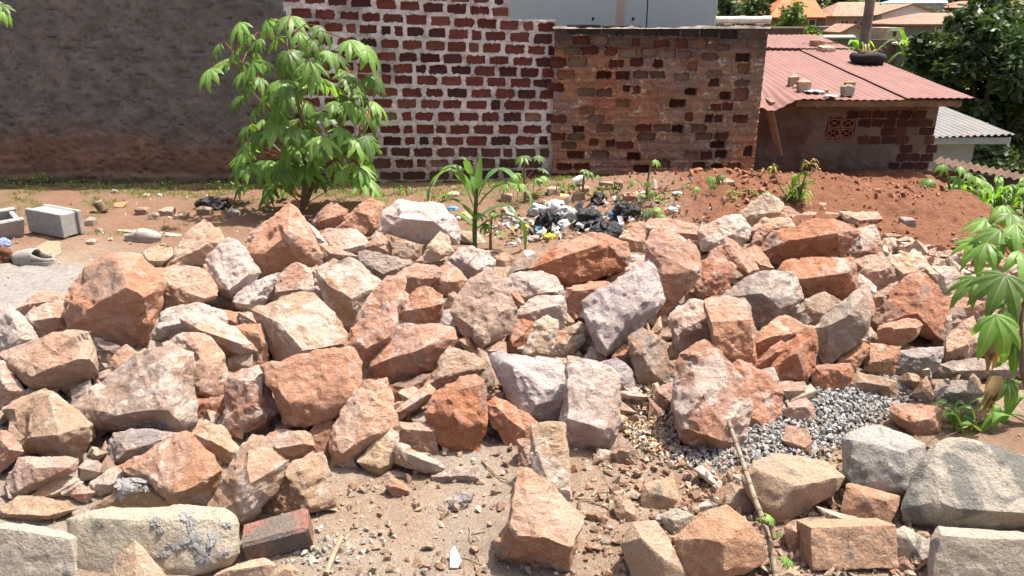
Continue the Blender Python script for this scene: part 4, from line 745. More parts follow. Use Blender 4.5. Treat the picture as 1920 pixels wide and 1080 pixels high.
for ri in range(18):                                        # the worn courses between the listed bricks
    y = 140+ri*47.5; x = 95+(ri % 2)*48+qo.uniform(0, 10)
    while x < 1150-ri*3:
        wd_ = qo.uniform(72, 92); r_ = (x, y+qo.uniform(-3, 3), min(x+wd_, 1190-ri*4), y+38+qo.uniform(-4, 3)); x += wd_+qo.uniform(10, 18)
        if r_[2]-r_[0] > 25 and qo.random() < .5 and not any(min(e[0][2], r_[2]) > max(e[0][0], r_[0])-6 and min(e[0][3], r_[3]) > max(e[0][1], r_[1])-6 for e in EX): EX.append((r_, qo.choice('nnnneeor'), qo.uniform(.004, .012)))
oc_ = [pxr(Z3(*e[0]), YO) for e in EX]; oh = [e[2]+.02 for e in EX]
xo0, xo1 = onY(1038, 200, YO).x, onY(1424, 200, YO).x; zo = onY(1250, 54, YO).z
def do_(U, V):
    row = (V/.079) % 1; off = np.floor(V/.079) % 2*.11; col = ((U+off)/.215) % 1
    j = np.minimum(np.minimum(row, 1-row)*.079, np.minimum(col, 1-col)*.215)
    d = .008*smooth(.004, .018, j+.006*fbm(U*25, V*25, 3., 2))+.016*fbm(U*5, V*5, 4., 3)+.012*fbm(U*22, V*26, 5., 3)
    cr = np.abs(fbm(U*12, V*24, 6., 3)); return d+.009*smooth(.10, .02, cr)+.008
def co_(U, V, d):
    n = fbm(U*2.4, V*2.4, 2., 4); c = lerp3((.215, .145, .10), (.28, .135, .078), smooth(-.1, .3, n))
    c = lerp3(c, (.185, .16, .138), .6*smooth(.0, .4, fbm(U*3+4, V*3, 7., 3)))
    st = smooth(.16, .05, np.abs(U-onY(1130, 200, YO).x+.04*fbm(U*3, V*6)))*smooth(.35, .6, V)*smooth(1.2, 1.05, V); c = lerp3(c, (.26, .105, .06), .8*st)
    li = smooth(.10, .02, np.abs(fbm(U*12, V*24, 6., 3)))*smooth(-.05, .25, fbm(U*14, V*14+3, 4., 2)); c = lerp3(c, (.46, .39, .29), .7*li)
    c = lerp3(c, (.05, .043, .037), .85*smooth(zo-.30, zo-.08, V+.10*fbm(U*5, V*5, 9., 3)))
    return lerp3(c, (.24, .13, .08), .6*smooth(.25, .05, V))
shift(wall_sheet('render_coat', YO, xo0, xo1, -.15, zo, .0085, recess(oc_, do_, oh), co_, ow, .24))
for e, r_ in zip(EX, oc_):
    v = rr.uniform(.85, 1.15); shift(put_brick(ow, YO, r_, -e[2]+.008, tuple(a*v for a in BC[e[1]]), rr))
# rough cement coping along its top
cp = []; xs_ = np.linspace(xo0-.02, xo1+.02, 160)
bm = bmesh.new(); prev = None
for x in xs_:
    h = .016+.03*max(-.3, float(fbm(x*9, 1.3))); f = .012+.03*float(fbm(x*8, 7.1)); vs4 = [bm.verts.new(p) for p in ((x, YO-f, zo+.001), (x, YO-f+.02, zo+h), (x, YO+.24, zo+h*.9), (x, YO+.27, zo+.001))]
    if prev:
        for a in range(4): bm.faces.new((prev[a], vs4[a], vs4[(a+1) % 4], prev[(a+1) % 4]))
    prev = vs4
M['cement'] = m_simple('old_cement', (.27, .23, .19), .5, 9, .01, .95)
o = link('coping', bm_mesh('coping', bm, 40), M['cement'], ow); shift(o)
tag(ow, 'old patchy brick wall with crumbling render and sooty top', 'wall')
# ------------------------------------------------------------ painted building behind, pipe, hut
def slab(name, c, s, mat, parent=None, rot=(0, 0, 0), bev=.004):
    me = bm_mesh(name, box_bm(*s, bev), 30); o = link(name, me, mat, parent, c); o.rotation_euler = rot; return o
def m_painted():
    t = NT('peeling_paint'); c = t.coord(); n1 = t.noise(c, 2.2, 6, .7, .4); n2 = t.noise(c, 1.0, 4, .6, 0, (3.5, 3.5, .35)); n3 = t.noise(c, 30, 4, .7)
    k = t.mix(t.ramp(n3, .3, .7), (.33, .40, .41), (.38, .44, .45)); k = t.mix(t.ramp(n2, .60, .68, 0, .55), k, (.34, .20, .10)); k = t.mix(t.ramp(n1, .655, .665), k, (.22, .23, .24))
    return t.fin(k, t.bump(n3, .004), .6)
M['paint'] = m_painted(); M['dark'] = m_simple('dark_gap', (.03, .03, .03), .2, 10, 0)
YP = 8.6
pb = empty('painted_building', (onY(1150, 40, YP).x, YP, 0))
def xz(px, py, Y): p = onY(px, py, Y); return p.x, p.z
xl, zb = xz(952, 47, YP); xm, _ = xz(1212, 40, YP); xr, _ = xz(1342, 40, YP)
for a, b in ((xl, xm-.006), (xm+.006, xr)): shift(slab('painted_panel', ((a+b)/2, YP, .95), (b-a, .03, 2.7), M['paint'], pb))
shift(slab('backing', ((xl+xr)/2, YP+1.0, .9), (xr-xl-.02, 1.95, 2.6), M['dark'], pb))
for px in (1112, 1187): p = onY(px, 35, YP-.02); shift(slab('bolt', p, (.02, .02, .03), M['dark'], pb))
tag(pb, 'pale blue-grey painted panels of a building above the brick walls', 'building')
# pipe
M['pipe'] = m_simple('pale_pipe', (.62, .58, .50), .2, 14, .002, .6)
def tube(pts, rads, n=8, cap=True):
    bm = bmesh.new(); rings = []
    pts = [Vector(p) for p in pts]
    for i, p in enumerate(pts):
        d = (pts[min(i+1, len(pts)-1)]-pts[max(i-1, 0)]); d = d.normalized() if d.length > 1e-9 else Vector((0, 0, 1))
        u = d.cross(Vector((0, 0, 1)) if abs(d.z) < .9 else Vector((1, 0, 0))).normalized(); v = d.cross(u); r = rads[i] if hasattr(rads, '__len__') else rads
        rings.append([bm.verts.new(p+(u*math.cos(2*math.pi*k/n)+v*math.sin(2*math.pi*k/n))*r) for k in range(n)])
    for a, b in zip(rings, rings[1:]):
        for k in range(n): bm.faces.new((a[k], a[(k+1) % n], b[(k+1) % n], b[k]))
    if cap: bm.faces.new(rings[0][::-1]); bm.faces.new(rings[-1])
    bmesh.ops.recalc_face_normals(bm, faces=bm.faces[:]); return bm
YQ = 7.62; pa, pb_ = onY(1341, 40, YQ), onY(1441, 43, YQ); pa.z = pb_.z = zo+.075
pp = empty('pipe', (pa+pb_)/2); shift(link('pipe_body', bm_mesh('pipe', tube([pa, pb_], .033, 16), 40), M['pipe'], pp)); pm = pa.lerp(pb_, .5)
shift(link('pipe_collar', bm_mesh('collar', tube([pm-Vector((.025, 0, 0)), pm+Vector((.025, 0, 0))], .037, 16), 40), M['pipe'], pp))
shift(link('pipe_cap', bm_mesh('cap', tube([pb_-Vector((.06, 0, 0)), pb_+Vector((.015, 0, 0))], .037, 16), 40), M['pipe'], pp))
tag(pp, 'short pale pipe lying along the top of the old brick wall', 'pipe')
for i in range(2):
    c = pa.lerp(pb_, .2+.6*i); c.z = zo+.03; o = slab('pipe_rest', c, (.07, .16, .03), M['cement'], pp, bev=.006); shift(o)
# ---- hut
YH = 8.15; hut = empty('hut', (onY(1580, 300, YH).x, YH, -.3))
xh0, xh1 = onY(1380, 250, YH).x, onY(1752, 250, YH).x; zh1 = onY(1600, 196, YH).z
Z4 = lambda a, b, c, d: (1340+a/2.7, b/2.7, 1340+c/2.7, d/2.7)
HB = []; q = random.Random(11)
for row, y in enumerate(range(560, 980, 44)):            # exposed bricks at the right end of the hut wall
    xe0 = [590, 700, 830, 700, 850, 840, 860, 850, 880, 900][row] if row < 10 else 900
    x = xe0+q.uniform(0, 30)
    while x < 1150-row*6-40:
        wd = q.uniform(48, 66)
        if q.random() < (.92 if row < 3 or x > 1040 else .55): HB.append(Z4(x, y, x+wd, y+36))
        x += wd+9
HB = [pxr(r_, YH) for r_ in HB if not (560 < (r_[0]-1340)*2.7 < 712 and 585 < r_[1]*2.7 < 700)]
vent = pxr(Z4(568, 598, 706, 700), YH)
def dh(U, V):
    d = .014*fbm(U*4, V*4, 3., 3)+.010*fbm(U*16, V*18, 4., 3)+.012*np.abs(fbm(U*7, V*7, 5., 2))
    return d-.018*smooth(.25, .45, fbm(U*5+3, V*7, 8., 3))
def ch(U, V, d):
    c = lerp3((.17, .12, .092), (.15, .08, .052), smooth(-.2, .3, fbm(U*2.6, V*2.6, 5., 3))); c = lerp3(c, (.21, .16, .125), .6*smooth(.1, .4, fbm(U*5, V*5, 1., 3)))
    return lerp3(c, (.14, .08, .055), .5*smooth(-.1, -.4, V))
shift(wall_sheet('render_coat', YH, xh0, xh1, -1.3, zh1+.10, .011, recess(HB+[vent], dh, [.03]*len(HB)+[.10]), ch, hut, .15))
for r_ in HB: v = q.uniform(.8, 1.15); cc = q.choice([(.17,.06,.042), (.13,.05,.037), (.21,.08,.05)]); shift(put_brick(hut, YH, r_, -.006, tuple(a*v for a in cc), q))
shift(slab('side_wall', (xh1-.08, YH+2.6, -.3), (.14, 4.6, 2.0), M['cement'], hut)); 
# patterned vent blocks
M['clay'] = m_simple('clay_vent', (.27, .115, .07), .3, 20, .004)
x0, x1, z0, z1 = vent; cw, ch_ = (x1-x0)/2, (z1-z0)/2
for i in range(2):
    for j in range(2):
        cx, cz = x0+cw*(i+.5), z0+ch_*(j+.5); vb = shift(link('vent_block', None, None, hut, (cx, YH+.02, cz)))
        bm = bmesh.new()
        def bar(p, s, ry=0):
            b = box_bm(*s); bmesh.ops.rotate(b, verts=b.verts[:], matrix=Matrix.Rotation(ry, 3, 'Y')); bmesh.ops.translate(b, verts=b.verts[:], vec=p)
            m_ = bpy.data.meshes.new('x'); b.to_mesh(m_); b.free(); bm.from_mesh(m_); bpy.data.meshes.remove(m_)
        w2, h2 = cw-.006, ch_-.006; f_ = .014
        bar((0, 0, h2/2-f_/2), (w2, .06, f_)); bar((0, 0, -h2/2+f_/2), (w2, .06, f_)); bar((-w2/2+f_/2, 0, 0), (f_, .06, h2-2*f_-.001)); bar((w2/2-f_/2, 0, 0), (f_, .06, h2-2*f_-.001))
        an = math.atan2(h2-2*f_, w2-2*f_); ln = math.hypot(h2-2*f_, w2-2*f_)-.012
        bar((0, -.003, 0), (ln, .05, .012), an); bar((0, .003, 0), (ln, .048, .012), -an)
        vb.data if False else None
        me_ = bm_mesh('vent_block', bm); me_.materials.append(M['clay']); p_ = vb.location.copy(); bpy.data.objects.remove(vb); o = link('vent_block', me_, None, hut); o.location = p_
# corrugated roof
def m_roof():
    t = NT('rusty_red_roof'); c = t.coord(); n1 = t.noise(c, 1.6, 6, .7, .4); n2 = t.noise(c, 9, 5, .7, 0, (1, .25, 1)); n3 = t.noise(c, 60, 3, .7)
    k = t.mix(t.ramp(n2, .35, .65), (.215, .112, .096), (.175, .085, .07)); k = t.mix(t.ramp(n1, .56, .72, 0, .7), k, (.28, .16, .12)); k = t.mix(t.ramp(n3, .55, .75, 0, .35), k, (.22, .10, .07))
    return t.fin(k, t.bump(n3, .003), t.ramp(n1, .3, .7, .65, .85))
M['roof'] = m_roof()
YE = 7.72; eL, eR = onY(1418, 186, YE), onY(1828, 188, YE)
YR = YE*(1828-960)/(1505-960)*.985; rR = onY(1503, 70, YR); rise = (rR.z-eR.z)
def corr_sheet(name, x0, x1, v0, v1, lift, parent, sag=None, per=.076, amp=.0045, mat='roof', ztilt=(eL, eR), yr=None, rz=None):
    yr = yr or (YE, YR); rz = rise if rz is None else rz
    us = np.arange(x0, x1+.004, per/8); vs_ = np.linspace(v0, v1, 14); U, V = np.meshgrid(us, vs_)
    z = (ztilt[0].z+(ztilt[1].z-ztilt[0].z)*(U-ztilt[0].x)/(ztilt[1].x-ztilt[0].x)) + rz*V + amp*np.sin(U*2*np.pi/per) + lift
    y = yr[0]+(yr[1]-yr[0])*V+.012*fbm(U*3, V*9, 2., 2)*(V < .01)
    if sag is not None: z = z+sag(U, V)
    P = np.stack([U, y, z+.006*fbm(U*2, V*9, 5., 2)], -1).reshape(-1, 3); nn = len(P); f = grid_faces(len(us), len(vs_))
    me = npmesh(name, np.concatenate([P, P-np.array((0, 0, .0025))]), np.concatenate([f, f[:, ::-1]+nn])); return shift(link(name, me, M[mat], parent))
sagf = lambda U, V: -.13*smooth(eL.x+.45, eL.x+.10, U)*smooth(.14, 0, V)*(.4+.6*smooth(eL.x-.1, eL.x+.22, U))
W = eR.x-eL.x
corr_sheet('roof_sheet', eL.x-.1, eL.x+W*.36, -.01, .72, .014, hut, sagf); corr_sheet('roof_sheet', eL.x+W*.35, eL.x+W*.7, 0, .72, .0, hut); corr_sheet('roof_sheet', eL.x+W*.69, eR.x, .0, .72, .018, hut)
corr_sheet('roof_sheet', eL.x-.5, eL.x+W*.5, .70, 1.0, .045, hut); corr_sheet('roof_sheet', eL.x+W*.49, eR.x, .70, 1.0, .037, hut)
M['wood'] = m_simple('weathered_wood', (.27, .19, .13), .45, 12, .006)
shift(slab('fascia_board', ((eL.x+eR.x)/2+.18, YE+.10, eR.z-.04), (W-.5, .03, .06), M['wood'], hut))
for k in range(5): shift(slab('rafter', (eL.x+.2+k*(W-.3)/4, YE+1.2, eR.z+.005+rise*.23-.05), (.05, 2.2, .06), M['wood'], hut, (math.atan2(rise, YR-YE), 0, 0)))
tag(hut, 'low brick hut with a faded red corrugated roof and clay vent', 'hut')
# plank propped under the eave
pl0, pl1 = onY(1441, 196, YH-.22), onY(1461, 290, YH-.12); d = pl1-pl0
me = bm_mesh('plank', box_bm(.085, .028, d.length, .004, .006, 3), 30); o = link('wooden_plank', me, m_simple('raw_plank', (.40, .27, .15), .5, 8, .006), None, (pl0+pl1)/2)
o.rotation_euler = d.to_track_quat('Z', 'Y').to_euler(); tag(o, 'split wooden plank leaning under the left corner of the red roof', 'plank')
# things lying on the roof
def roof_pt(px, py):
    n = Vector((0, -rise, YR-YE)).normalized(); p0 = Vector((eL.x, YE, (eL.z+eR.z)/2+.02)); d = ray(px, py); o_ = Vector((0, 0, HC)); return o_+d*((p0-o_).dot(n)/d.dot(n))
def lump(name, px, py, wpx, hpx, col, label, cat, mat='stone', base=None, seed=0, grp=None, flat=.8):
    p = base if base is not None else roof_pt(px, py); s = wpx/F*p.y*1.0; h = hpx/F*p.y; rs_ = random.Random(seed+int(px)*7+int(py)); pts = []
    for sx in (-1, 1):
        for sy in (-1, 1):
            for sz in (0, 1): pts.append(Vector((sx*s/2*rs_.uniform(.7, 1), sy*s/2*flat*rs_.uniform(.7, 1), sz*h*rs_.uniform(.8, 1)-.01)))
    pts.append(Vector((rs_.uniform(-.2, .2)*s, rs_.uniform(-.2, .2)*s, h*1.08)))
    o = link(name, rock_mesh(name, pts, max(s, h), 9, .8, 1, seed+3), M[mat], None, p); c = SCOL[col]; o.color = (c[0], c[1], c[2], c[3]); tag(o, label, cat, grp); return o
lump('brick', 1487, 160, 20, 19, 'e', 'tan brick half on the red roof, leftmost of the pair', 'brick', 'block', None, 1)
lump('brick', 1505, 171, 23, 22, 't', 'yellowish brick half on the red roof, right of its twin', 'brick', 'block', None, 2)
lump('stone', 1588, 177, 23, 18, 'k', 'grey mossy stone weighing down the front edge of the red roof', 'stone', 'block', None, 3)
lump('brick', 1593, 162, 22, 10, 'b', 'reddish brick piece behind the grey mossy roof stone', 'brick', 'block', None, 4)
lump('stone', 1548, 172, 9, 6, 'd', 'tiny dark stone near the middle of the red roof edge', 'stone', 'stone', None, 5)
lump('stone', 1490, 165, 8, 6, 'w', 'tiny whitish stone between the two brick halves on the roof', 'stone', 'stone', None, 6)
lump('stone', 1549, 95, 28, 9, 't', 'flat pale stone at the upper edge of the red roof', 'stone', 'block', None, 7)
lump('brick', 1533, 88, 26, 13, 'b', 'dark red brick at the roof top left of the flat pale stone', 'brick', 'block', None, 8)
M['plastic_grey'] = m_simple('torn_plastic', (.45, .45, .43), .4, 30, .01, .5)
def crumple(name, base, s, col, label, cat, mat=None, seed=0, sub=3, ridge=.35, rough=.5, grp=None):
    bm = bmesh.new(); bmesh.ops.create_icosphere(bm, subdivisions=sub, radius=1); co = np.array([v.co for v in bm.verts]); q = co*1.6+seed*5.3
    r = 1+ridge*(.5-np.abs(fbm(q[:, 0], q[:, 1], q[:, 2], 3))*2)+.25*fbm(q[:, 0]*.8, q[:, 1]*.8, q[:, 2]*.8, 2)+.08*fbm(q[:, 0]*4, q[:, 1]*4, q[:, 2]*4, 2)
    co = co*r[:, None]*np.array(s); co[:, 2] = np.maximum(co[:, 2], -s[2]*.55)
    for v, c in zip(bm.verts, co): v.co = c+np.array((0, 0, s[2]*.5))
    o = link(name, bm_mesh(name, bm, 50), mat, None, base); tag(o, label, cat, grp); o.color = (*col, 1); return o
def m_plastic():
    t = NT('plastic_film'); c = t.coord(True); oc = t.oi.outputs['Color']; n = t.noise(c, 45, 5, .65, 1.5); t.b.inputs['Specular IOR Level'].default_value = .5
    return t.fin(t.mix(1., oc, t.ramp(n, .3, .7, .75, 1.2), 'MULTIPLY'), t.bump(n, .02, .8), .35)
M['plastic'] = m_plastic()
crumple('plastic_scrap', roof_pt(1527, 174)+Vector((0, 0, .01)), (.09, .07, .012), (.4, .4, .38), 'torn grey plastic scrap on the red roof beside the bricks', 'scrap', M['plastic'], 2)
crumple('plastic_scrap', roof_pt(1560, 183)+Vector((0, 0, .01)), (.07, .05, .012), (.42, .42, .41), 'torn grey plastic scrap at the red roof edge by the mossy stone', 'scrap', M['plastic'], 3)
# old tyre on the roof holding soil and weeds
tp = roof_pt(1626, 118); M['rubber'] = m_simple('old_rubber', (.028, .026, .025), .4, 25, .006, .8)
ty = empty('old_tyre', tp+Vector((0, 0, -.02))); ty.scale = (.82, .82, .8); bm = bmesh.new(); n1, n2 = 36, 12; rg = []
for i in range(n1):
    a = 2*math.pi*i/n1; ring = []
    for j in range(n2):
        b = 2*math.pi*j/n2; rr_ = (.175+.07*math.cos(b)*(1+.06*math.sin(a*5)))*(1+.16*math.sin(b)); ring.append(bm.verts.new((rr_*math.cos(a), rr_*math.sin(a), .075+.09*math.sin(b)+.01*math.sin(a*3))))
    rg.append(ring)
for i in range(n1):
    for j in range(n2): bm.faces.new((rg[i][j], rg[(i+1) % n1][j], rg[(i+1) % n1][(j+1) % n2], rg[i][(j+1) % n2]))
link('tyre_ring', bm_mesh('tyre', bm, 60), M['rubber'], ty)
bm = bmesh.new(); bmesh.ops.create_icosphere(bm, subdivisions=3, radius=1)
for v in bm.verts: v.co = (v.co.x*.15, v.co.y*.15, .14+v.co.z*.06+.03*mnoise.noise(v.co*3))
link('soil', bm_mesh('soil', bm, 60), m_simple('dark_soil', (.09, .06, .035), .4, 20, .01), ty)
tag(ty, 'black old tyre filled with soil on the red roof below the pole', 'tyre')
# pole and cable
M['polewood'] = m_simple('pole_wood', (.20, .165, .13), .4, 6, .01)
YL = 11.5; p0, p1 = onY(1617, 105, YL), onY(1632, -60, YL); p0.z = -3.5; po = empty('utility_pole', (p0.x, p0.y, -3.5)); 
shift(link('pole_shaft', bm_mesh('pole', tube([p0, Vector((p0.x, YL, 0)), Vector((p0.x, YL, 3))], [.085, .075, .06], 12), 40), M['polewood'], po))
shift(slab('cross_arm', (p0.x, YL-.09, 2.7), (.9, .06, .08), M['polewood'], po)); tag(po, 'grey wooden utility pole rising behind the red roof', 'pole')
def cable(name, a, b, sag, r, mat, label):
    pts = [a.lerp(b, k/16)-Vector((0, 0, sag*(1-(2*k/16-1)**2))) for k in range(17)]; o = link(name, bm_mesh(name, tube(pts, r, 5), 60), mat); tag(o, label, 'cable'); return o
cable('cable', Vector((p0.x, YL-.07, 2.72)), onY(1990, 205, 9.5), .25, .003, M['dark'], 'thin dark cable running down right from the pole across the big tree')
# ---- neighbouring house with grey corrugated roof
t = NT('zinc_roof'); c = t.coord(); n1 = t.noise(c, 3, 5, .7); n2 = t.noise(c, 6, 4, .6, 0, (3, .3, 3)); t.b.inputs['Metallic'].default_value = .25
M['zinc'] = t.fin(t.mix(t.ramp(n2, .52, .68, 0, .7), t.mix(t.ramp(n1, .35, .65), (.25, .25, .24), (.19, .19, .18)), (.33, .22, .14)), None, .55)
M['pale_wall'] = m_simple('pale_plaster', (.40, .42, .43), .15, 8, .004)
nh = empty('grey_roofed_house', (onY(1800, 300, 10.5).x, 10.5, -2)); YN = 10.2
n0, n1_ = onY(1735, 258, YN), onY(1903, 252, YN); nb = onY(1800, 206, 12.6)
corr_sheet('roof_sheet', n0.x-.6, n1_.x, 0, 1, 0, nh, None, .09, .012, 'zinc', (n0, n1_), (YN, 12.9), (onY(1785, 205, 11.82).z-n1_.z)/.6)
xw1 = onY(1822, 300, YN+.35).x
shift(slab('wall', ((n0.x-1.2+xw1)/2, YN+1.5, n0.z-1.25), (xw1-n0.x+1.2, 2.3, 2.4), M['pale_wall'], nh)); shift(slab('fascia_board', ((n0.x-.6+n1_.x)/2, YN+.06, n0.z-.05), (n1_.x-n0.x+.58, .03, .09), M['pale_wall'], nh))
tag(nh, 'pale house with a grey corrugated roof right of the hut', 'house')
# ---- low dark wall with corrugated capping at the far right
lw = empty('low_boundary_wall', (onY(1860, 330, 9.0).x, 9.0, -1.5)); a_, b_ = onY(1756, 296, 9.0), onY(2000, 345, 8.0); dd = b_-a_; an = math.atan2(dd.y, dd.x)
M['brownwall'] = m_simple('brown_wall', (.14, .085, .06), .4, 8, .01)
o = shift(slab('wall_body', (a_+b_)/2-Vector((0, 0, .75)), (dd.length, .14, 1.35), M['brownwall'], lw, (0, 0, an)))
us = np.arange(0, dd.length, .012); P = []
for k, yy in enumerate((-.09, .09)):
    for u in us: f = u/dd.length; pz_ = a_.z+(b_.z-a_.z)*f+.014*math.sin(u*2*math.pi/.08); P.append((a_.x+dd.x*f-math.sin(an)*yy, a_.y+dd.y*f+math.cos(an)*yy, pz_-.04*(k == 0)))
me = npmesh('capping', np.array(P), grid_faces(len(us), 2)); shift(link('corrugated_capping', me, M['brownwall'], lw)); tag(lw, 'low dark wall with wavy metal capping at the far right', 'wall')
lump('brick_slab', 1770, 372, 46, 26, 'b', 'tilted reddish slab lying at the right corner of the hut', 'slab', 'block', Vector(onY(1765, 385, 7.9)), 4, None, 1.2)

# stub of wall behind the old wall's right end
o = slab('wall_stub', onY(1458, 50, 13.6)-Vector((0, 0, .9)), (.82, .25, 1.8), M['brownwall'], None, bev=.02); tag(o, 'short dark wall stub between the old brick wall and the red roof', 'wall')
# ------------------------------------------------------------ plants
def m_leaf(name, col, col2, trans=.42, rough=.45, attr=None):
    t = NT(name); c = t.coord(True); n = t.noise(c, 7, 3, .6); k = t.mix(t.ramp(n, .3, .7), col, col2)
    if attr: va = t.new('ShaderNodeVertexColor', layer_name=attr); k = t.mix(1., k, va.outputs[0], 'MULTIPLY')
    if not attr:
        vc = t.new('ShaderNodeVertexColor', layer_name='vein'); k = t.mix(t.math('MULTIPLY', vc.outputs[0], .65), k, (.34, .42, .16)); k = t.mix(1., k, t.ramp(t.oi.outputs['Random'], 0, 1, .6, 1.45), 'MULTIPLY')
    t.val(k, t.b.inputs['Base Color']); t.b.inputs['Roughness'].default_value = rough; t.b.inputs['Specular IOR Level'].default_value = .4
    tr = t.new('ShaderNodeBsdfTranslucent'); t.val(t.mix(1., k, (1.5, 1.6, .5), 'MULTIPLY'), tr.inputs[0]); ms = t.new('ShaderNodeMixShader'); ms.inputs[0].default_value = trans
    t.l(t.b.outputs[0], ms.inputs[1]).l(tr.outputs[0], ms.inputs[2]).l(ms.outputs[0], t.out.inputs[0]); return t.m
M['cassava'] = m_leaf('cassava_leaf', (.165, .285, .058), (.10, .20, .042)); M['maize'] = m_leaf('maize_leaf', (.10, .19, .06), (.075, .15, .05), .3)
M['young'] = m_leaf('young_leaf', (.17, .30, .05), (.12, .25, .045), .45); M['drygrass'] = m_leaf('dry_leaf', (.36, .25, .11), (.26, .17, .07), .2, .8)
M['stem'] = m_simple('plant_stem', (.20, .15, .09), .4, 30, .002); M['redstem'] = m_simple('red_petiole', (.22, .07, .04), .3, 30, .001); M['gstem'] = m_simple('green_stem', (.10, .17, .05), .3, 30, .001)
def palmate(n, spread, droop, seed, wid=.155):
    """one palmate cassava leaf: lobes fan out from the stalk end, arch and hang; unit length, fan axis +X"""
    q = random.Random(seed); V = []; Fa = []; VC = []
    for k in range(n):
        a = (k/(n-1)-.5)*2*spread if n > 1 else 0; a += q.uniform(-.05, .05); L = (1-.42*(abs(a)/spread)**1.6)*q.uniform(.93, 1.05); b0 = len(V); m = 7
        dr = droop*q.uniform(.8, 1.2); fold = q.uniform(.3, .55)
        for i in range(m+1):
            s = i/m; w = wid*L*math.sin(math.pi*min(1, .05+.95*s)**.85)**.8*(1-.25*s) if 0 < i < m else (.012 if i == 0 else .004)
            r = L*math.sin(dr*s)/dr if dr > .01 else L*s; z = -L*(1-math.cos(dr*s))/dr if dr > .01 else 0
            cx, cy = math.cos(a)*r, math.sin(a)*r; px_, py_ = -math.sin(a)*w, math.cos(a)*w
            rf = .02*math.sin(s*26+k)
            for e in (1, .13, 0, -.13, -1): V.append((cx+px_*e, cy+py_*e, z-w*fold*abs(e)+(rf*L*abs(e) if abs(e) == 1 else 0))); VC.append(1. if e == 0 else 0.)
        for i in range(m):
            for e in range(4): j = b0+i*5+e; Fa.append((j, j+5, j+6, j+1))
    me = mesh('leaf', V, Fa, True); ca = me.color_attributes.new('vein', 'FLOAT_COLOR', 'POINT'); ca.data.foreach_set('color', np.repeat(np.array(VC, np.float32)[:, None], 4, 1).ravel()); return me
LEAF = [palmate(n, sp, dr, i) for i, (n, sp, dr) in enumerate([(7, 1.75, 1.0), (7, 1.6, 1.25), (5, 1.3, 1.0), (6, 1.5, .8), (7, 1.7, .7), (5, 1.2, 1.35)])]
YLEAF = [m.copy() for m in LEAF]; 
for m in LEAF: m.materials.append(M['cassava'])
for m in YLEAF: m.materials.append(M['young'])
def cassava(base, stems, leaves, label, sc=1., seed=0, cat='plant', name='cassava_plant', young=.15, grp=None):
    """stems: list of polylines (world); leaves: list of (world tip, size, yaw, pitch)"""
    q = random.Random(seed); root = empty(name, base); B = Vector(base); joints = []
    for st in stems:
        st = [Vector(p) for p in st]; n = len(st); rad = [(.016*(1-i/(n))+.005)*sc for i in range(n)]
        link('stem', bm_mesh('stem', tube([p-B for p in st], rad, 7), 60), M['stem'], root)
        for a, b in zip(st, st[1:]):
            for k in range(6): joints.append(a.lerp(b, k/6))
        joints.append(st[-1])
    for p, s, yaw, pit in leaves:
        p = Vector(p); lower = [j for j in joints if j.z < p.z+.12] or joints; j = min(lower, key=lambda j: (j-p).length+abs((p.z-j.z)-.1)*.6)
        mid = j.lerp(p, .55)+Vector((0, 0, .18*(p-j).length))
        o = link('leaf', q.choice(YLEAF if q.random() < young else LEAF), None, root, p-B); o.scale = (s, s, s*q.uniform(.85, 1.1)); o.rotation_euler = (q.uniform(-.25, .25), pit, yaw)
        bm = tube([(j-B), (mid-B), (p-B)], [.0045*sc, .0035*sc, .0028*sc], 5); link('petiole', bm_mesh('petiole', bm, 60), M['redstem'], root)
    tag(root, label, cat, grp); return root
q = random.Random(3)
# the big cassava bush: leaf ends read from the photo, spread in depth round its stems
YC = 6.35; cb = ground_pt(585, 378); cb.y = YC; cb.z = zat(cb.x, YC)
KEY = [(450,42),(500,38),(545,30),(600,48),(655,75),(410,82),(445,92),(480,75),(520,70),(560,60),(630,100),(395,128),(455,135),(500,115),(540,120),(580,112),(615,95),(650,135),(700,140),(470,155),(505,170),(560,150),(610,150),(640,130),
 (450,180),(480,200),(520,190),(575,190),(610,210),(655,190),(690,215),(700,190),(520,235),(560,225),(600,255),(640,240),(665,265),(460,270),(500,245),(545,270),(590,285),(490,300),(455,290),(530,300),(575,310),(620,300),(660,305),(690,300),
 (470,345),(515,340),(550,325),(600,330),(640,320),(680,330),(700,350),(500,320),(450,350),(535,355),(610,275),(560,255),(625,190),(660,160),(540,95),(590,75),(475,115),(430,110),(585,140),(530,150),(490,225),(690,265)]
stems = []
def sp(px, py, Y): return onY(px, py, Y)
for tops in ([(588,300),(560,200),(545,110),(540,50)], [(600,300),(640,220),(668,160)], [(575,310),(520,230),(480,160),(440,100)], [(600,320),(655,280),(690,230)], [(580,330),(530,290),(490,250)]):
    yy = YC+q.uniform(-.25, .25); stems.append([cb]+[sp(x, y, YC+(yy-YC)*(i+1)/len(tops)) for i, (x, y) in enumerate(tops)])
lv = []
for x, y in KEY+[(q.uniform(450, 690), q.uniform(60, 350)) for _ in range(46)]:
    Y = YC+q.uniform(-.42, .40); p = sp(x, y, Y); dx = p.x-cb.x; yaw = math.atan2((Y-YC)-.35, dx*1.3)+q.uniform(-.5, .5); lv.append((p, q.uniform(.16, .29), yaw, q.uniform(.15, .85)))
cassava(cb, stems, lv, 'tall bushy cassava plant with drooping fan leaves against the walls', 1., 4, 'plant', 'cassava_plant', .2)
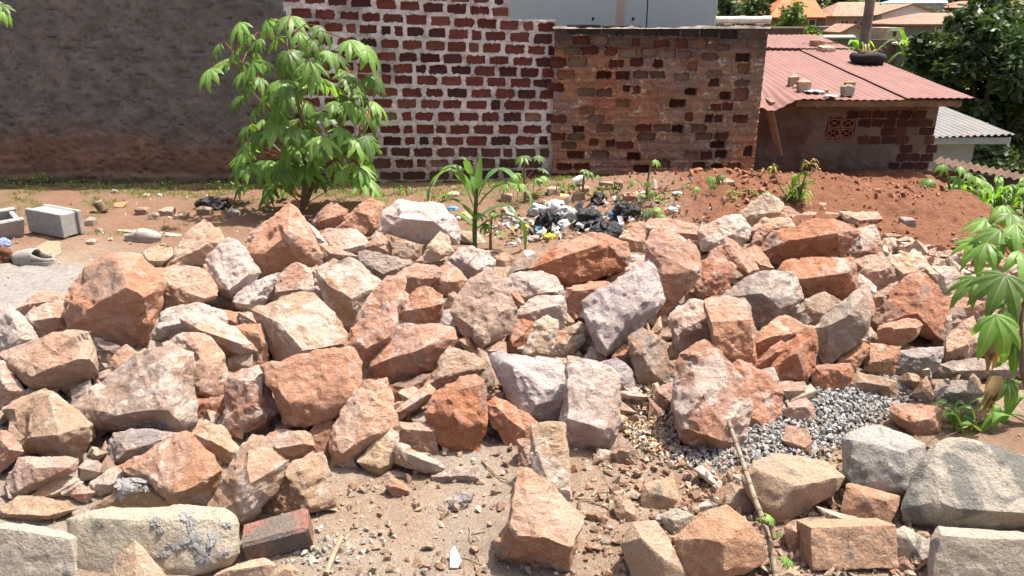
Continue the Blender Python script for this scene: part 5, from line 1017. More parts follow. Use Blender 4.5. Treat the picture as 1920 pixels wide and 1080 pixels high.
def small_cassava(px, py, tips, size, label, Y=None, seed=0, young=.4, name='cassava_plant', lean=.12):
    b = ground_pt(px, py) if Y is None else Vector((onY(px, py, Y).x, Y, zat(onY(px, py, Y).x, Y))); qq = random.Random(seed); top = min(tips, key=lambda t: t[1]); P = onY((top[0]+px)/2, top[1]+8, b.y)
    st = [[b, b.lerp(P, .5)+Vector((qq.uniform(-.02, .02), 0, 0)), P]]; L = []
    for x, y in tips:
        p = onY(x, y, b.y+qq.uniform(-lean, lean)); L.append((p, size*qq.uniform(.85, 1.15), math.atan2(-.5+qq.uniform(-.5, .5), (p.x-b.x)*6), qq.uniform(.1, .6)))
    return cassava(b, st, L, label, .6, seed, 'plant', name, young)
small_cassava(985, 378, [(980,292),(1008,292),(1015,315),(965,325),(1005,335),(975,345),(1020,330),(950,345)], .115, 'young cassava plant just right of the maize before the brick wall', None, 11)
small_cassava(1092, 372, [(1105,322),(1120,328),(1098,318)], .10, 'thin cassava shoot with three leaves left of the rubbish bags', None, 12)
small_cassava(1212, 378, [(1190,338),(1215,340),(1222,355),(1205,362),(1228,300),(1160,365)], .09, 'small bright cassava seedling at the foot of the old brick wall', None, 13)
small_cassava(1300, 365, [(1292,345),(1305,350)], .07, 'tiny seedling at the old wall, left of the yellowish one', None, 14, .9)
small_cassava(1346, 355, [(1335,332),(1350,328),(1358,342),(1338,345)], .08, 'tiny yellowish seedling near the right end of the old brick wall', None, 15, .9)
small_cassava(920, 470, [(900,400),(925,395),(912,420),(935,432),(895,420)], .10, 'small cassava seedling growing at the maize stem', None, 16)
small_cassava(1225, 420, [(1215,392),(1232,388),(1240,402)], .09, 'low seedling beside the black rubbish bags', None, 17)
small_cassava(1780, 385, [(1770,308),(1800,312),(1815,325),(1830,332),(1745,335),(1785,345),(1810,345),(1825,360),(1765,350),(1795,330)], .15, 'young cassava plant at the far right beside the grass clump', 6.9, 18, .5)
# large cassava close at the right edge
b = ground_pt(1945, 800); b.z = zat(b.x, b.y); YF = b.y; q = random.Random(9)
st = [[b, sp(1918, 700, YF), sp(1915, 600, YF+.05), sp(1935, 480, YF+.1)], [b, sp(1915, 690, YF+.15), sp(1940, 560, YF+.3), sp(1960, 430, YF+.3)]]
lv = [(sp(x, y, YF+dy), s, yw, pt) for x, y, dy, s, yw, pt in [(1885,515,-.1,.19,-2.3,.45),(1866,590,-.2,.20,-1.6,.55),(1830,520,.1,.16,-2.9,.45),(1850,455,.2,.17,-2.5,.35),(1875,430,.25,.18,-2.0,.4),(1905,420,.2,.17,-1.2,.3),
  (1830,450,.3,.13,-2.9,.4),(1890,560,.1,.2,-1.3,.7),(1860,640,.0,.2,-2.0,.8),(1910,470,.05,.22,-1.0,.5),(1900,640,.1,.17,-1.6,.9),(1860,690,-.05,.17,-2.2,.8),(1890,715,.0,.14,-1.5,.9),(1915,530,.2,.2,-.9,.3),(1850,600,.15,.16,-2.6,.6),(1895,400,.35,.13,-1.5,.2),(1850,410,.4,.14,-2.6,.3),(1880,385,.4,.12,-2.0,.3)] if y < 600 or x > 1880]
rc = cassava(b, st, lv, 'large cassava branch with big leaves at the right edge', .55, 6, 'plant', 'cassava_plant', .1)
# dry hanging leaves on it
def strip_leaf(pts, w, mat, parent, org, name='leaf', fold=.25, n=10):
    P = [Vector(p)-org for p in pts]; m = len(P)
    def cr(t):
        i = min(int(t*(m-1)), m-2); f = t*(m-1)-i; p0, p1, p2, p3 = P[max(i-1, 0)], P[i], P[i+1], P[min(i+2, m-1)]
        return .5*((2*p1)+(p2-p0)*f+(2*p0-5*p1+4*p2-p3)*f*f+(3*p1-p0-3*p2+p3)*f**3)
    V = []; Fa = []
    for i in range(n+1):
        t = i/n; c = cr(t); d = (cr(min(1, t+.02))-cr(max(0, t-.02))).normalized(); s = d.cross(Vector((0, 0, 1))); s = s.normalized() if s.length > .1 else Vector((1, 0, 0)); nn = s.cross(d)
        ww = w*min(1, .35+t*2.5)*(1-t**2.6)+.001; V += [c+s*ww+nn*ww*fold, c, c-s*ww+nn*ww*fold]
    for i in range(n): j = i*3; Fa += [(j, j+3, j+4, j+1), (j+1, j+4, j+5, j+2)]
    return link(name, mesh('blade', V, Fa, True), mat, parent)
for k in range(9):
    x = 1870+q.uniform(-14, 14); strip_leaf([sp(x, 625, YF-.02), sp(x-6+q.uniform(-8, 8), 660, YF-.05), sp(x-10+q.uniform(-14, 14), 690+q.uniform(-15, 15), YF-.04)], .014, M['drygrass'], rc, b, 'dry_leaf')
for k in range(8):
    x = 1858+q.uniform(-10, 12); strip_leaf([sp(x+8, 705, YF-.05), sp(x, 740, YF-.08), sp(x-8+q.uniform(-9, 9), 775+q.uniform(-10, 10), YF-.08)], .012, M['drygrass'], rc, b, 'dry_leaf')
# low leafy weed under it
b = ground_pt(1830, 800); wd = empty('weed', b); q = random.Random(12)
for k in range(15):
    a = q.uniform(0, 6.28); L = q.uniform(.06, .15); h = q.uniform(.03, .12); o_ = Vector((q.uniform(-.12, .12), q.uniform(-.06, .06), 0)); d = Vector((math.cos(a), math.sin(a)*.7, 0))
    strip_leaf([o_, o_+d*L*.4+Vector((0, 0, h)), o_+d*L+Vector((0, 0, h*.7))], .02, M['cassava'], wd, Vector(), 'leaf', .2, 6)
tag(wd, 'low glossy green weed at the right edge beside the grey blocks', 'weed')
# leaf cluster entering at the top left corner
b = Vector((onY(-60, 300, 5.6).x, 5.6, 0)); 
cassava(b, [[b, onY(-50, 150, 5.6), onY(-25, 10, 5.6)]], [(onY(2, 8, 5.55), .13, -1.0, .4), (onY(4, 22, 5.5), .12, -.7, .7), (onY(-15, 0, 5.6), .14, -1.5, .4)], 'cassava leaf tips entering at the top left corner', .7, 8)
# maize
b = ground_pt(890, 470); b.z = zat(b.x, b.y); mz = empty('maize_plant', b); YM = b.y
link('stalk', bm_mesh('stalk', tube([Vector(), sp(890, 420, YM)-b, sp(893, 370, YM)-b, sp(895, 335, YM)-b], [.017, .016, .013, .006], 9), 60), M['maize'], mz)
for pts, w in [([(890,395),(868,345),(845,318),(808,345),(802,385)], .022), ([(892,375),(870,330),(850,312),(828,322),(810,352)], .02), ([(893,370),(880,325),(872,300),(858,296)], .018), ([(895,360),(899,320),(902,290)], .017), ([(895,375),(915,335),(940,318),(965,335),(975,362)], .022),
               ([(893,390),(925,355),(950,345),(990,362),(998,395)], .02), ([(890,410),(860,380),(835,372)], .02), ([(890,415),(925,392),(955,388),(972,420)], .018), ([(892,430),(940,405),(980,420),(985,480)], .018), ([(888,425),(860,405),(845,420)], .017)]:
    strip_leaf([sp(x, y, YM+(q.uniform(-.12, .05) if i else 0)) for i, (x, y) in enumerate(pts)], w*1.6, M['maize'], mz, b, 'leaf', .35, 12)
tag(mz, 'green maize plant with arching strap leaves beside the rubbish', 'maize')
# dry flower-headed weeds before the hut
def dry_weed(px, py, tops, label, seed):
    b = ground_pt(px, py); r_ = empty('dry_weed', b); qq = random.Random(seed)
    for x, y, s in tops:
        p = onY(x, y, b.y)-b; link('stalk', bm_mesh('stalk', tube([Vector(), p*.5+Vector((qq.uniform(-.02, .02), 0, 0)), p], [.007, .006, .004], 6), 60), M['stem'], r_)
        for k in range(16): d = Vector((qq.gauss(0, 1), qq.gauss(0, 1), qq.gauss(0, .5))).normalized()*s; strip_leaf([p, p+d*.6+Vector((0, 0, .02)), p+d-Vector((0, 0, .02))], .007, M['drygrass'] if qq.random() < .7 else M['cassava'], r_, Vector(), 'leaf', .2, 4)
    for k in range(24): a = qq.uniform(0, 6.28); L = qq.uniform(.06, .16); d = Vector((math.cos(a), math.sin(a), 0))*L; h = qq.uniform(.02, .2); strip_leaf([Vector((0, 0, h*.6)), d*.5+Vector((0, 0, h+.03)), d+Vector((0, 0, h*.8))], .010, M['young'], r_, Vector(), 'leaf', .2, 5)
    tag(r_, label, 'weed')
dry_weed(1497, 388, [(1518,308,.075),(1510,330,.05)], 'tall dry-headed weed with green leaves on the red soil before the hut', 3)
dry_weed(1482, 380, [(1448,318,.05)], 'shorter thin dry-headed weed leaning left on the red soil', 4)
# grass clump (strappy) at the far right
b = Vector((onY(1862, 398, 7.6).x, 7.6, onY(1862, 398, 7.6).z)); gc = empty('grass_clump', b); q = random.Random(17)
for k in range(130):
    a = q.uniform(0, 6.28); r_ = q.uniform(0, .32); o_ = Vector((math.cos(a)*r_*1.3, math.sin(a)*r_*.7, 0)); a2 = a+q.uniform(-.7, .7); L = q.uniform(.14, .3); h = q.uniform(.16, .33); d = Vector((math.cos(a2), math.sin(a2), 0))*L
    strip_leaf([o_, o_+d*.3+Vector((0, 0, h*.8)), o_+d*.75+Vector((0, 0, h)), o_+d+Vector((0, 0, h*.75))], .014, M['cassava'], gc, Vector(), 'blade', .3, 5)
tag(gc, 'dense clump of dark green strappy leaves at the far right below the low wall', 'plant')
def low_shrub(px, py, Y, n, sx, h, label, mat='young', s=.06, seed=0):
    P = onY(px, py, Y); r_ = empty('low_shrub', P); qq = random.Random(seed)
    for k in range(n):
        p = Vector((qq.uniform(-sx, sx), qq.uniform(-.2, .2), qq.uniform(.02, h))); o = link('leaf', qq.choice(YLEAF if mat == 'young' else LEAF), None, r_, p); o.scale = (s*qq.uniform(.7, 1.2),)*3; o.rotation_euler = (0, qq.uniform(0, .6), qq.uniform(0, 6.28))
    for k in range(n//3): p = Vector((qq.uniform(-sx, sx), qq.uniform(-.15, .15), 0)); link('stem', bm_mesh('stem', tube([p-Vector((0, 0, .1)), p+Vector((0, 0, h*.8))], .004, 5), 60), M['gstem'], r_)
    tag(r_, label, 'shrub')
low_shrub(1850, 408, 6.6, 36, .34, .10, 'low bright green shrub below the strappy clump at the far right', 'young', .07, 2)
# straggling weeds at the foot of the grey wall
q = random.Random(23)
WD = [(85,350,.16,'leafy weed at the foot of the grey wall, tallest near the left edge'),(22,352,.12,'leafy weed at the grey wall in the left corner'),(140,352,.08,'low weed at the grey wall right of the tallest one'),(240,354,.06,'tiny weed at the grey wall left of its middle'),
      (305,353,.08,'low weed at the middle of the grey wall'),(385,354,.09,'weed at the grey wall left of the cassava bush'),(432,356,.10,'weed in the shade under the cassava bush')]
for k, (x, y, h, lab) in enumerate(WD):
    b = ground_pt(x, y); r_ = empty('wall_weed', b); n = int(14+h*160)
    for i in range(n):
        p = Vector((q.gauss(0, .10), q.gauss(0, .03), q.uniform(.0, h)*q.random()**.3)); a = q.uniform(0, 6.28); L = q.uniform(.02, .045); d = Vector((math.cos(a), math.sin(a)*.6, 0))*L
        strip_leaf([p, p+d*.5+Vector((0, 0, .008)), p+d-Vector((0, 0, .01))], .012, M['young'], r_, Vector(), 'leaf', .2, 3)
    for i in range(4): p = Vector((q.gauss(0, .07), 0, 0)); link('stem', bm_mesh('stem', tube([p, p+Vector((q.gauss(0, .02), 0, h*.9))], .003, 4), 60), M['gstem'], r_)
    tag(r_, lab, 'weed')
# thin grass tufts on the open ground at the back: uncountable
n = 3600; X = []; rs = np.random.RandomState(31)
V = []; Fa = []
while len(Fa) < n:
    x, y = rs.uniform(-4.6, .6), (rs.uniform(5.5, 7.3) if rs.rand() < .6 else rs.uniform(6.9, 7.42))
    if float(fbm(x*2.6, y*2.6, 4.4))+.35*float(smooth(6.3, 7.2, y))-.12 < rs.uniform(.0, .35): continue
    cx, cy = x, y; z = zat(x, y)+.004
    for k in range(rs.randint(3, 8)):
        a = rs.uniform(0, 6.28); l = rs.uniform(.015, .05); w = .004; bx, by = cx+rs.randn()*.02, cy+rs.randn()*.02; j = len(V); dx, dy = math.cos(a)*l*.7, math.sin(a)*l*.7
        V += [(bx-w, by, z), (bx+w, by, z), (bx+dx, by+dy, z+l)]; Fa.append((j, j+1, j+2))
o = link('grass', mesh('grass', V, Fa), m_leaf('grass_blade', (.13, .18, .05), (.20, .20, .07), .3)); tag(o, 'sparse short grass on the bare earth before the walls', 'grass', kind='stuff')
# scrappy weeds round the rubbish
for k, (x, y, h, lab) in enumerate([(1000,372,.10,'scruffy weed behind the bright white rubbish bag'),(1062,362,.08,'scruffy weed at the foot of the old wall, left part'),(1140,368,.10,'scruffy weed between the rubbish and the old wall'),(1240,378,.07,'small weed on the soil right of the old wall seedling'),(760,366,.09,'weed on the earth between the cassava bush and the maize'),(830,378,.07,'low weed just left of the maize'),(1400,372,.06,'low weed on the red soil left of the dry-headed weeds')]):
    b = ground_pt(x, y); r_ = empty('scruffy_weed', b)
    for i in range(26):
        p = Vector((q.gauss(0, .09), q.gauss(0, .05), q.uniform(.0, h))); a = q.uniform(0, 6.28); L = q.uniform(.025, .06); d = Vector((math.cos(a), math.sin(a)*.6, 0))*L
        strip_leaf([p, p+d*.5+Vector((0, 0, .012)), p+d-Vector((0, 0, .012))], .012, M['young'], r_, Vector(), 'leaf', .2, 3)
    for i in range(5): p = Vector((q.gauss(0, .07), 0, 0)); link('stem', bm_mesh('stem', tube([p, p+Vector((q.gauss(0, .02), 0, h*1.1))], .003, 4), 60), M['redstem'], r_)
    tag(r_, lab, 'weed')

for k in range(12):                                            # weeds rooted in the tyre
    a = q.uniform(0, 6.28); L = q.uniform(.06, .2); h = q.uniform(.04, .16); o_ = Vector((math.cos(a)*.1, math.sin(a)*.1, .17)); d = Vector((math.cos(a), math.sin(a), 0))*L
    strip_leaf([o_, o_+d*.5+Vector((0, 0, h)), o_+d+Vector((0, 0, h*.6))], .012, M['cassava'] if k % 2 else M['drygrass'], ty, Vector(), 'weed_leaf', .2, 4)
# ------------------------------------------------------------ trees and the far hillside houses
def leaf_cloud(clumps, leaf, seed, per):
    rs = np.random.RandomState(seed); V = []; C = []
    for (c, r) in clumps:
        n = int(per*r*r); d = rs.randn(n, 3); d /= np.linalg.norm(d, axis=1)[:, None]; rad = r*rs.rand(n, 1)**.45; P = np.array(c)+d*rad*np.array((1, 1, .8))
        a = rs.randn(n, 3); a /= np.linalg.norm(a, axis=1)[:, None]; a[:, 2] = a[:, 2]*.6-.25; b = np.cross(a, rs.randn(n, 3)); b /= np.linalg.norm(b, axis=1)[:, None]; s = leaf*rs.uniform(.6, 1.3, (n, 1))
        V.append(np.stack([P, P+a*s*.5+b*s*.24, P+a*s, P+a*s*.5-b*s*.24], 1)); tone = rs.uniform(.7, 1.3)*np.array((rs.uniform(.9, 1.25), 1, rs.uniform(.7, 1))); C.append(np.repeat((tone*rs.uniform(.8, 1.2, (n, 1)))[:, None], 4, 1))
    V = np.concatenate(V).reshape(-1, 3); C = np.concatenate(C).reshape(-1, 3); me = npmesh('crown', V, np.arange(len(V)).reshape(-1, 4), False)
    ca = me.color_attributes.new('tone', 'FLOAT_COLOR', 'POINT'); ca.data.foreach_set('color', np.concatenate([C, np.ones((len(C), 1))], 1).astype(np.float32).ravel()); return me
M['crown_dark'] = m_leaf('tree_leaf_dark', (.050, .085, .032), (.036, .065, .025), .25, .5, 'tone'); M['crown_light'] = m_leaf('tree_leaf_light', (.12, .18, .045), (.085, .14, .035), .3, .5, 'tone')
M['bark'] = m_simple('bark', (.11, .085, .06), .4, 9, .02)
def tree(base, height, blobs, leaf, per, mat, label, seed, name='tree', trunk=.12, sub=7):
    """blobs: (dx, dy, z, r) main masses; each breaks into smaller clumps"""
    q = random.Random(seed); B = Vector(base); r_ = empty(name, B); cl = []; tips = []
    for dx, dy, z, r in blobs:
        tips.append(Vector((dx, dy, z)))
        for k in range(sub):
            d = Vector((q.gauss(0, 1), q.gauss(0, 1), q.gauss(0, .8))).normalized()*r*q.uniform(.35, .95); cl.append(((dx+d.x, dy+d.y, z+d.z), r*q.uniform(.34, .6)))
    link('crown', leaf_cloud(cl, leaf, seed, per), M[mat], r_); zt = min(t.z for t in tips)*.6
    link('trunk', bm_mesh('trunk', tube([Vector((0, 0, -.3)), Vector((q.uniform(-.1, .1), 0, zt*.5)), Vector((0, 0, zt))], [trunk, trunk*.8, trunk*.6], 9), 60), M['bark'], r_)
    for t_ in tips: link('limb', bm_mesh('limb', tube([Vector((0, 0, zt*.95)), Vector((t_.x*.4, t_.y*.4, zt+(t_.z-zt)*.5)), t_], [trunk*.5, trunk*.35, trunk*.12], 6), 60), M['bark'], r_)
    tag(r_, label, 'tree'); return r_
def blob(px, py, Y, rpx, B): p = onY(px, py, Y)-Vector(B); return (p.x, p.y, p.z, rpx/F*Y)
def ground_at(px, Y): x = onY(px, 100, Y).x; return Vector((x, Y, zat(x, Y)))
B = ground_at(1870, 15.5)
tree(B, 5, [blob(x, y, 15.5+dy, r, B) for x, y, r, dy in [(1885,20,70,0),(1825,70,55,-.5),(1770,125,50,-.3),(1750,95,34,.2),(1860,120,70,-.8),(1925,150,70,-.4),(1800,175,45,.2),(1870,200,60,-.2),(1940,250,70,.1),(1890,260,50,-.5),(1820,40,35,.3),(1950,60,70,.4),(1725,120,22,.2),(1900,315,45,-1),(1850,270,30,0),(1850,300,42,-1.6),(1800,225,34,-.5),(1885,330,40,-2.0),(1835,235,40,-1.0),(1930,330,50,-1.8)]],
     .17, 2600, 'crown_dark', 'large dark green tree filling the upper right corner', 4, 'leafy_tree', .16, 9)
B = ground_at(1490, 26); tree(B, 5, [blob(x, y, 26, r, B) for x, y, r in [(1485,35,26),(1510,60,22),(1470,55,18),(1495,15,14),(1525,68,12)]], .17, 1300, 'crown_light', 'light green tree behind the top of the red roof', 6, 'leafy_tree', .12, 8)
B = ground_at(1385, 34); tree(B, 5, [blob(x, y, 34, r, B) for x, y, r in [(1365,15,24),(1395,20,26),(1420,10,22),(1350,2,20),(1410,30,18)]], .24, 800, 'crown_dark', 'green tree just right of the pale painted building', 7, 'leafy_tree', .16, 8)
B = ground_at(1437, 32); tree(B, 5, [blob(x, y, 32, r, B) for x, y, r in [(1437,-5,9),(1438,15,9),(1437,32,8)]], .15, 1400, 'crown_dark', 'slim dark conifer-like tree left of the orange tiled house', 8, 'slim_tree', .08, 8)
B = ground_at(1745, 22); tree(B, 4, [blob(x, y, 22, r, B) for x, y, r in [(1735,110,22),(1760,95,25),(1745,135,18),(1720,130,14)]], .2, 1200, 'crown_dark', 'dark shrubby tree between the banana plants and the big tree', 9, 'leafy_tree', .1, 7)
def banana(px, py, Y, tips, label, seed):
    B = onY(px, py, Y); r_ = empty('banana_plant', B); qq = random.Random(seed); link('stem', bm_mesh('stem', tube([Vector((0, 0, -1.5)), Vector((0, 0, .1))], [.12, .09], 9), 60), M['gstem'], r_)
    for x, y in tips: p = onY(x, y, Y+qq.uniform(-.5, .5))-B; strip_leaf([Vector(), Vector((p.x*.5, p.y*.5, p.z*.5+abs(p.x)*.35+.08)), p], .075, M['young'] if qq.random() < .5 else M['cassava'], r_, Vector(), 'leaf', .3, 8)
    tag(r_, label, 'banana plant')
banana(1705, 118, 17, [(1662,60),(1640,100),(1668,118),(1685,85),(1730,95),(1745,128),(1700,70),(1690,125),(1655,130)], 'banana plant with ragged leaves right of the tyre', 3)
banana(1607, 102, 18, [(1590,85),(1600,78),(1622,82),(1630,98),(1585,100),(1640,90)], 'small banana plant left of the utility pole', 4)
# houses
def m_tile(name, a, b, sc=3):
    t = NT(name); c = t.coord(); n1 = t.noise(c, .9, 6, .7); n2 = t.noise(c, 2.2, 4, .6, 0, (3, .4, 3)); k = t.mix(t.ramp(n2, .4, .62), a, b); k = t.mix(1., k, t.ramp(n1, .3, .7, .8, 1.2), 'MULTIPLY')
    wv = t.new('ShaderNodeTexWave'); wv.inputs['Scale'].default_value = sc; t.l(c, wv.inputs[0]); return t.fin(k, t.bump(wv.outputs[0], .05, .6), .75)
M['otile'] = m_tile('orange_tiles', (.50, .17, .07), (.42, .13, .055)); M['rust1'] = m_tile('rusty_iron', (.36, .24, .17), (.28, .13, .07)); M['rust2'] = m_tile('rusty_red_iron', (.36, .15, .10), (.30, .19, .14)); M['blueroof'] = m_tile('light_blue_roof', (.33, .48, .55), (.38, .52, .58))
M['white'] = m_simple('white_wall', (.66, .64, .62), .12, 2, .01); M['hgrey'] = m_simple('grey_house_wall', (.17, .165, .16), .25, 2, .01); M['hcream'] = m_simple('cream_house_wall', (.42, .36, .27), .2, 2, .01); M['hbrown'] = m_simple('brown_house_wall', (.16, .11, .09), .3, 2, .01)
M['glass'] = m_simple('dark_window', (.025, .028, .03), .2, 3, 0, .25, .5)
def house(rect, Y, wall, roof, label, eave=None, ridge=None, gable=False, wins=(), depth=7., name='house', cat='house'):
    x0, x1, z0, z1 = pxr(rect, Y); zg = min(z0, zat((x0+x1)/2, Y))-.3; H = empty(name, ((x0+x1)/2, Y, zg))
    shift(slab('wall', ((x0+x1)/2, Y+depth/2, (zg+z1)/2), (x1-x0, depth, z1-zg), M[wall], H, bev=.01))
    if gable:                                       # triangle faces the camera
        ex0, ex1, ey, (rx, ry) = eave; a, b, c = onY(ex0, ey, Y), onY(ex1, ey, Y), onY(rx, ry, Y); a.z = b.z = z1
        V = [(a.x, Y-.02, z1), (b.x, Y-.02, z1), (c.x, Y-.02, c.z), (a.x, Y+depth, z1), (b.x, Y+depth, z1), (c.x, Y+depth, c.z)]; shift(link('gable', mesh('gable', V, [(0, 1, 2), (5, 4, 3), (0, 3, 4, 1)]), M[wall], H))
        for s, (p, sg) in enumerate(((a, -1), (b, 1))):
            n = Vector((c.z-z1, 0, abs(c.x-p.x))).normalized()*.14; n.x *= sg; e = (Vector((p.x, 0, z1))-Vector((c.x, 0, c.z))).normalized()*.5
            A = Vector((c.x, Y-.35, c.z)); Bv = Vector((p.x, Y-.35, z1))+e; V = [A+n*.1, Bv+n*.1, Bv+n*.1+Vector((0, depth+.5, 0)), A+n*.1+Vector((0, depth+.5, 0))]; V += [v+n for v in V]
            shift(link('roof_slope', mesh('slope', V, [(0, 1, 2, 3), (7, 6, 5, 4), (0, 4, 5, 1), (1, 5, 6, 2), (2, 6, 7, 3), (3, 7, 4, 0)]), M[roof], H))
    elif eave:
        e0, e1 = onY(eave[0], eave[2], Y-.5), onY(eave[1], eave[2], Y-.5); r0, r1 = onY(ridge[0], ridge[2], Y+depth/2), onY(ridge[1], ridge[2], Y+depth/2); yb = Y+depth+.5
        V = [(e0.x, Y-.5, e0.z), (e1.x, Y-.5, e0.z), (r1.x, Y+depth/2, r0.z), (r0.x, Y+depth/2, r0.z), (e0.x, yb, e0.z), (e1.x, yb, e0.z)]
        shift(link('roof', mesh('roof', V+[(v[0], v[1], v[2]-.12) for v in (V[0], V[1], V[5], V[4])], [(0, 1, 2, 3), (3, 2, 5, 4), (1, 5, 2), (4, 0, 3), (6, 9, 8, 7), (0, 6, 7, 1), (1, 7, 8, 5), (5, 8, 9, 4), (4, 9, 6, 0)]), M[roof], H))
    for wr in wins:
        a, b, c, d = pxr(wr, Y-.05); wn = shift(slab('window', ((a+b)/2, Y-.03, (c+d)/2), (b-a, .08, d-c), M['white' if wall != 'white' else 'hbrown'], H, bev=.005))
        pn = slab('pane', (0, -.035, 0), ((b-a)*.8, .03, (d-c)*.84), M['glass'], wn, bev=.002)
    tag(H, label, cat); return H
house((1455,30,1548,60), 88, 'hbrown', 'otile', 'far house with a bright orange tiled roof, leftmost of the hillside houses', (1444,1550,32), (1470,1525,-6), wins=[(1515,36,1530,48)])
house((1566,30,1642,66), 92, 'hcream', 'rust1', 'far house with brownish rusty roof and tall dark windows left of the pole', (1560,1646,30), (1572,1650,4), wins=[(1576,38,1582,51),(1584,38,1590,51),(1600,38,1607,52),(1612,40,1618,52),(1629,40,1634,54),(1636,40,1641,54)])
house((1653,28,1758,56), 90, 'white', 'rust1', 'far white house with a wide pale gable right of the pole', (1650,1762,30,(1710,9)), None, True, [(1680,38,1690,48),(1722,38,1732,48)])
house((1690,46,1806,90), 80, 'hgrey', 'rust2', 'far dark grey house with a low rusty red roof before the big tree', (1682,1816,45), (1722,1806,24), wins=[(1753,50,1767,60)])
house((1542,50,1592,70), 76, 'hgrey', 'hgrey', 'far small flat grey building below the rusty-roofed house', wins=[(1550,54,1556,60)], depth=4)
house((1587,58,1619,76), 72, 'hcream', 'rust1', 'far little cream shed with a gable left of the pole', (1584,1622,58,(1603,48)), None, True, depth=4)
house((1660,52,1694,78), 72, 'hcream', 'rust1', 'far cream annex with a dark window right of the pole', wins=[(1672,57,1682,70)], depth=4)
house((1698,4,1772,14), 120, 'white', 'blueroof', 'farthest house with a light blue roof at the top edge', (1692,1778,5), (1700,1770,-8))
house((1800,8,1850,30), 118, 'hcream', 'rust2', 'farthest house with small rusty roof beside the big tree crown', (1790,1850,14), (1800,1845,2))
house((1538,70,1602,104), 60, 'hgrey', 'zinc', 'long grey shed with pale roof edge just beyond the red roof', (1530,1606,70), (1534,1600,65), depth=4)
house((1618,74,1700,110), 58, 'hbrown', 'hbrown', 'dark brown yard wall behind the banana plants', depth=.3, name='yard_wall', cat='wall')
house((1705,82,1800,110), 56, 'hgrey', 'white', 'pale-topped grey wall between banana plant and big tree', (1703,1804,82), (1705,1802,77), depth=2, name='yard_wall', cat='wall')
# belt of greenery on the far slope
B = ground_at(1600, 130); rs_ = random.Random(5)
for k, (px, py, Y, r, lab) in enumerate([(1560,-8,125,26,'far tree on the hillside above the orange roof'),(1660,-6,130,22,'far tree above the white gabled house'),(1790,-2,128,22,'far tree above the grey house with the red roof'),(1450,-5,110,22,'far tree left of the orange tiled roof'),(1330,10,60,40,'tree half hidden behind the pale painted building')]):
    B = ground_at(px, Y); tree(B, 6, [blob(px+rs_.uniform(-r, r), py+rs_.uniform(-8, 8), Y, r*.7, B) for _ in range(4)], .6*Y/110, 60, 'crown_dark', lab, 30+k, 'leafy_tree', .25, 7)
# wooded hillside closing the view behind the houses
rs = np.random.RandomState(77); n = 15000; X = rs.uniform(-10, 170, n); Y = rs.uniform(100, 240, n); k = rs.rand(n) < 1; Z = base_z(X, Y)
cl = [((X[i], Y[i], Z[i]+rs.uniform(.3, 3.5)), rs.uniform(1.0, 2.2)) for i in range(0, n, 9)]
o = link('woodland', leaf_cloud(cl, 1.1, 78, 9), M['crown_dark']); tag(o, 'distant wooded slope behind the hillside houses', 'woodland', kind='stuff')
# ------------------------------------------------------------ rubbish and small things
G = 'rubbish behind the heap'
def gp(px, py, up=0.): p = ground_pt(px, py); p.z = float(ground_z(np.float64(p.x), np.float64(p.y)))+up; return p
def bag(px, py, wpx, hpx, col, label, seed, name='rubbish_bag', cat='rubbish bag', ridge=.4, dep=.8):
    p = gp(px, py); s = wpx/2/F*p.y; h = hpx/1.6/F*p.y; return crumple(name, p, (s, s*dep*.85, h), col, label, cat, M['plastic'], seed, 4, ridge, grp=G)
BK = (.012, .012, .014); WH = (.62, .61, .60)
bag(1100, 428, 62, 38, BK, 'glossy black rubbish bag, roundest of the heap', 1)
bag(1140, 447, 62, 34, BK, 'black rubbish bag touching the orange crest stone, lowest', 3)
bag(1172, 412, 46, 34, BK, 'dull black bag right of the roundest one', 4, ridge=.6)
bag(1028, 432, 40, 36, BK, 'torn black bag with wrinkles, leftmost of the large ones', 5, ridge=.7)
bag(1122, 383, 26, 22, BK, 'small black bag standing behind the others near the old wall', 7, ridge=.6)
bag(1040, 395, 34, 20, WH, 'bright white bag at the back of the rubbish', 9, 'plastic_bag', 'plastic bag')
bag(1008, 402, 36, 22, (.45, .43, .41), 'greyish clear bag left of the bright white one', 10, 'plastic_bag', 'plastic bag')
bag(1055, 430, 26, 18, (.60, .60, .62), 'white wrapper crushed between the black bags', 11, 'wrapper', 'wrapper')
bag(955, 412, 22, 14, WH, 'white crumpled paper beside the maize, left', 12, 'wrapper', 'wrapper')
bag(1150, 412, 18, 16, (.03, .22, .52), 'bright blue wrapper right of the round black bag', 13, 'wrapper', 'wrapper')
bag(1008, 437, 12, 14, (.03, .24, .5), 'blue strip of wrapper left of the torn black bag', 14, 'wrapper', 'wrapper')
bag(1030, 448, 26, 12, (.62, .48, .04), 'yellow wrapper in front of the torn black bag', 15, 'wrapper', 'wrapper')
bag(985, 430, 16, 8, (.58, .47, .05), 'small yellow scrap near the maize foot', 16, 'wrapper', 'wrapper')
bag(870, 412, 20, 14, (.60, .5, .06), 'yellow plastic scrap behind the white-topped boulder', 17, 'wrapper', 'wrapper')
bag(858, 414, 12, 8, WH, 'white scrap left of the yellow plastic one', 18, 'wrapper', 'wrapper')
bag(848, 396, 22, 8, (.12, .3, .42), 'pale blue bottle wrapper behind the white-topped boulder', 19, 'wrapper', 'wrapper')
bag(1090, 428, 22, 20, (.40, .33, .24), 'beige paper scrap wedged under the round black bag', 20, 'wrapper', 'wrapper')
bag(1212, 408, 14, 8, (.55, .08, .2), 'pink scrap at the right end of the rubbish', 21, 'wrapper', 'wrapper')
bag(1260, 402, 22, 12, (.52, .5, .48), 'clear plastic scrap on the red soil right of the rubbish', 22, 'wrapper', 'wrapper')
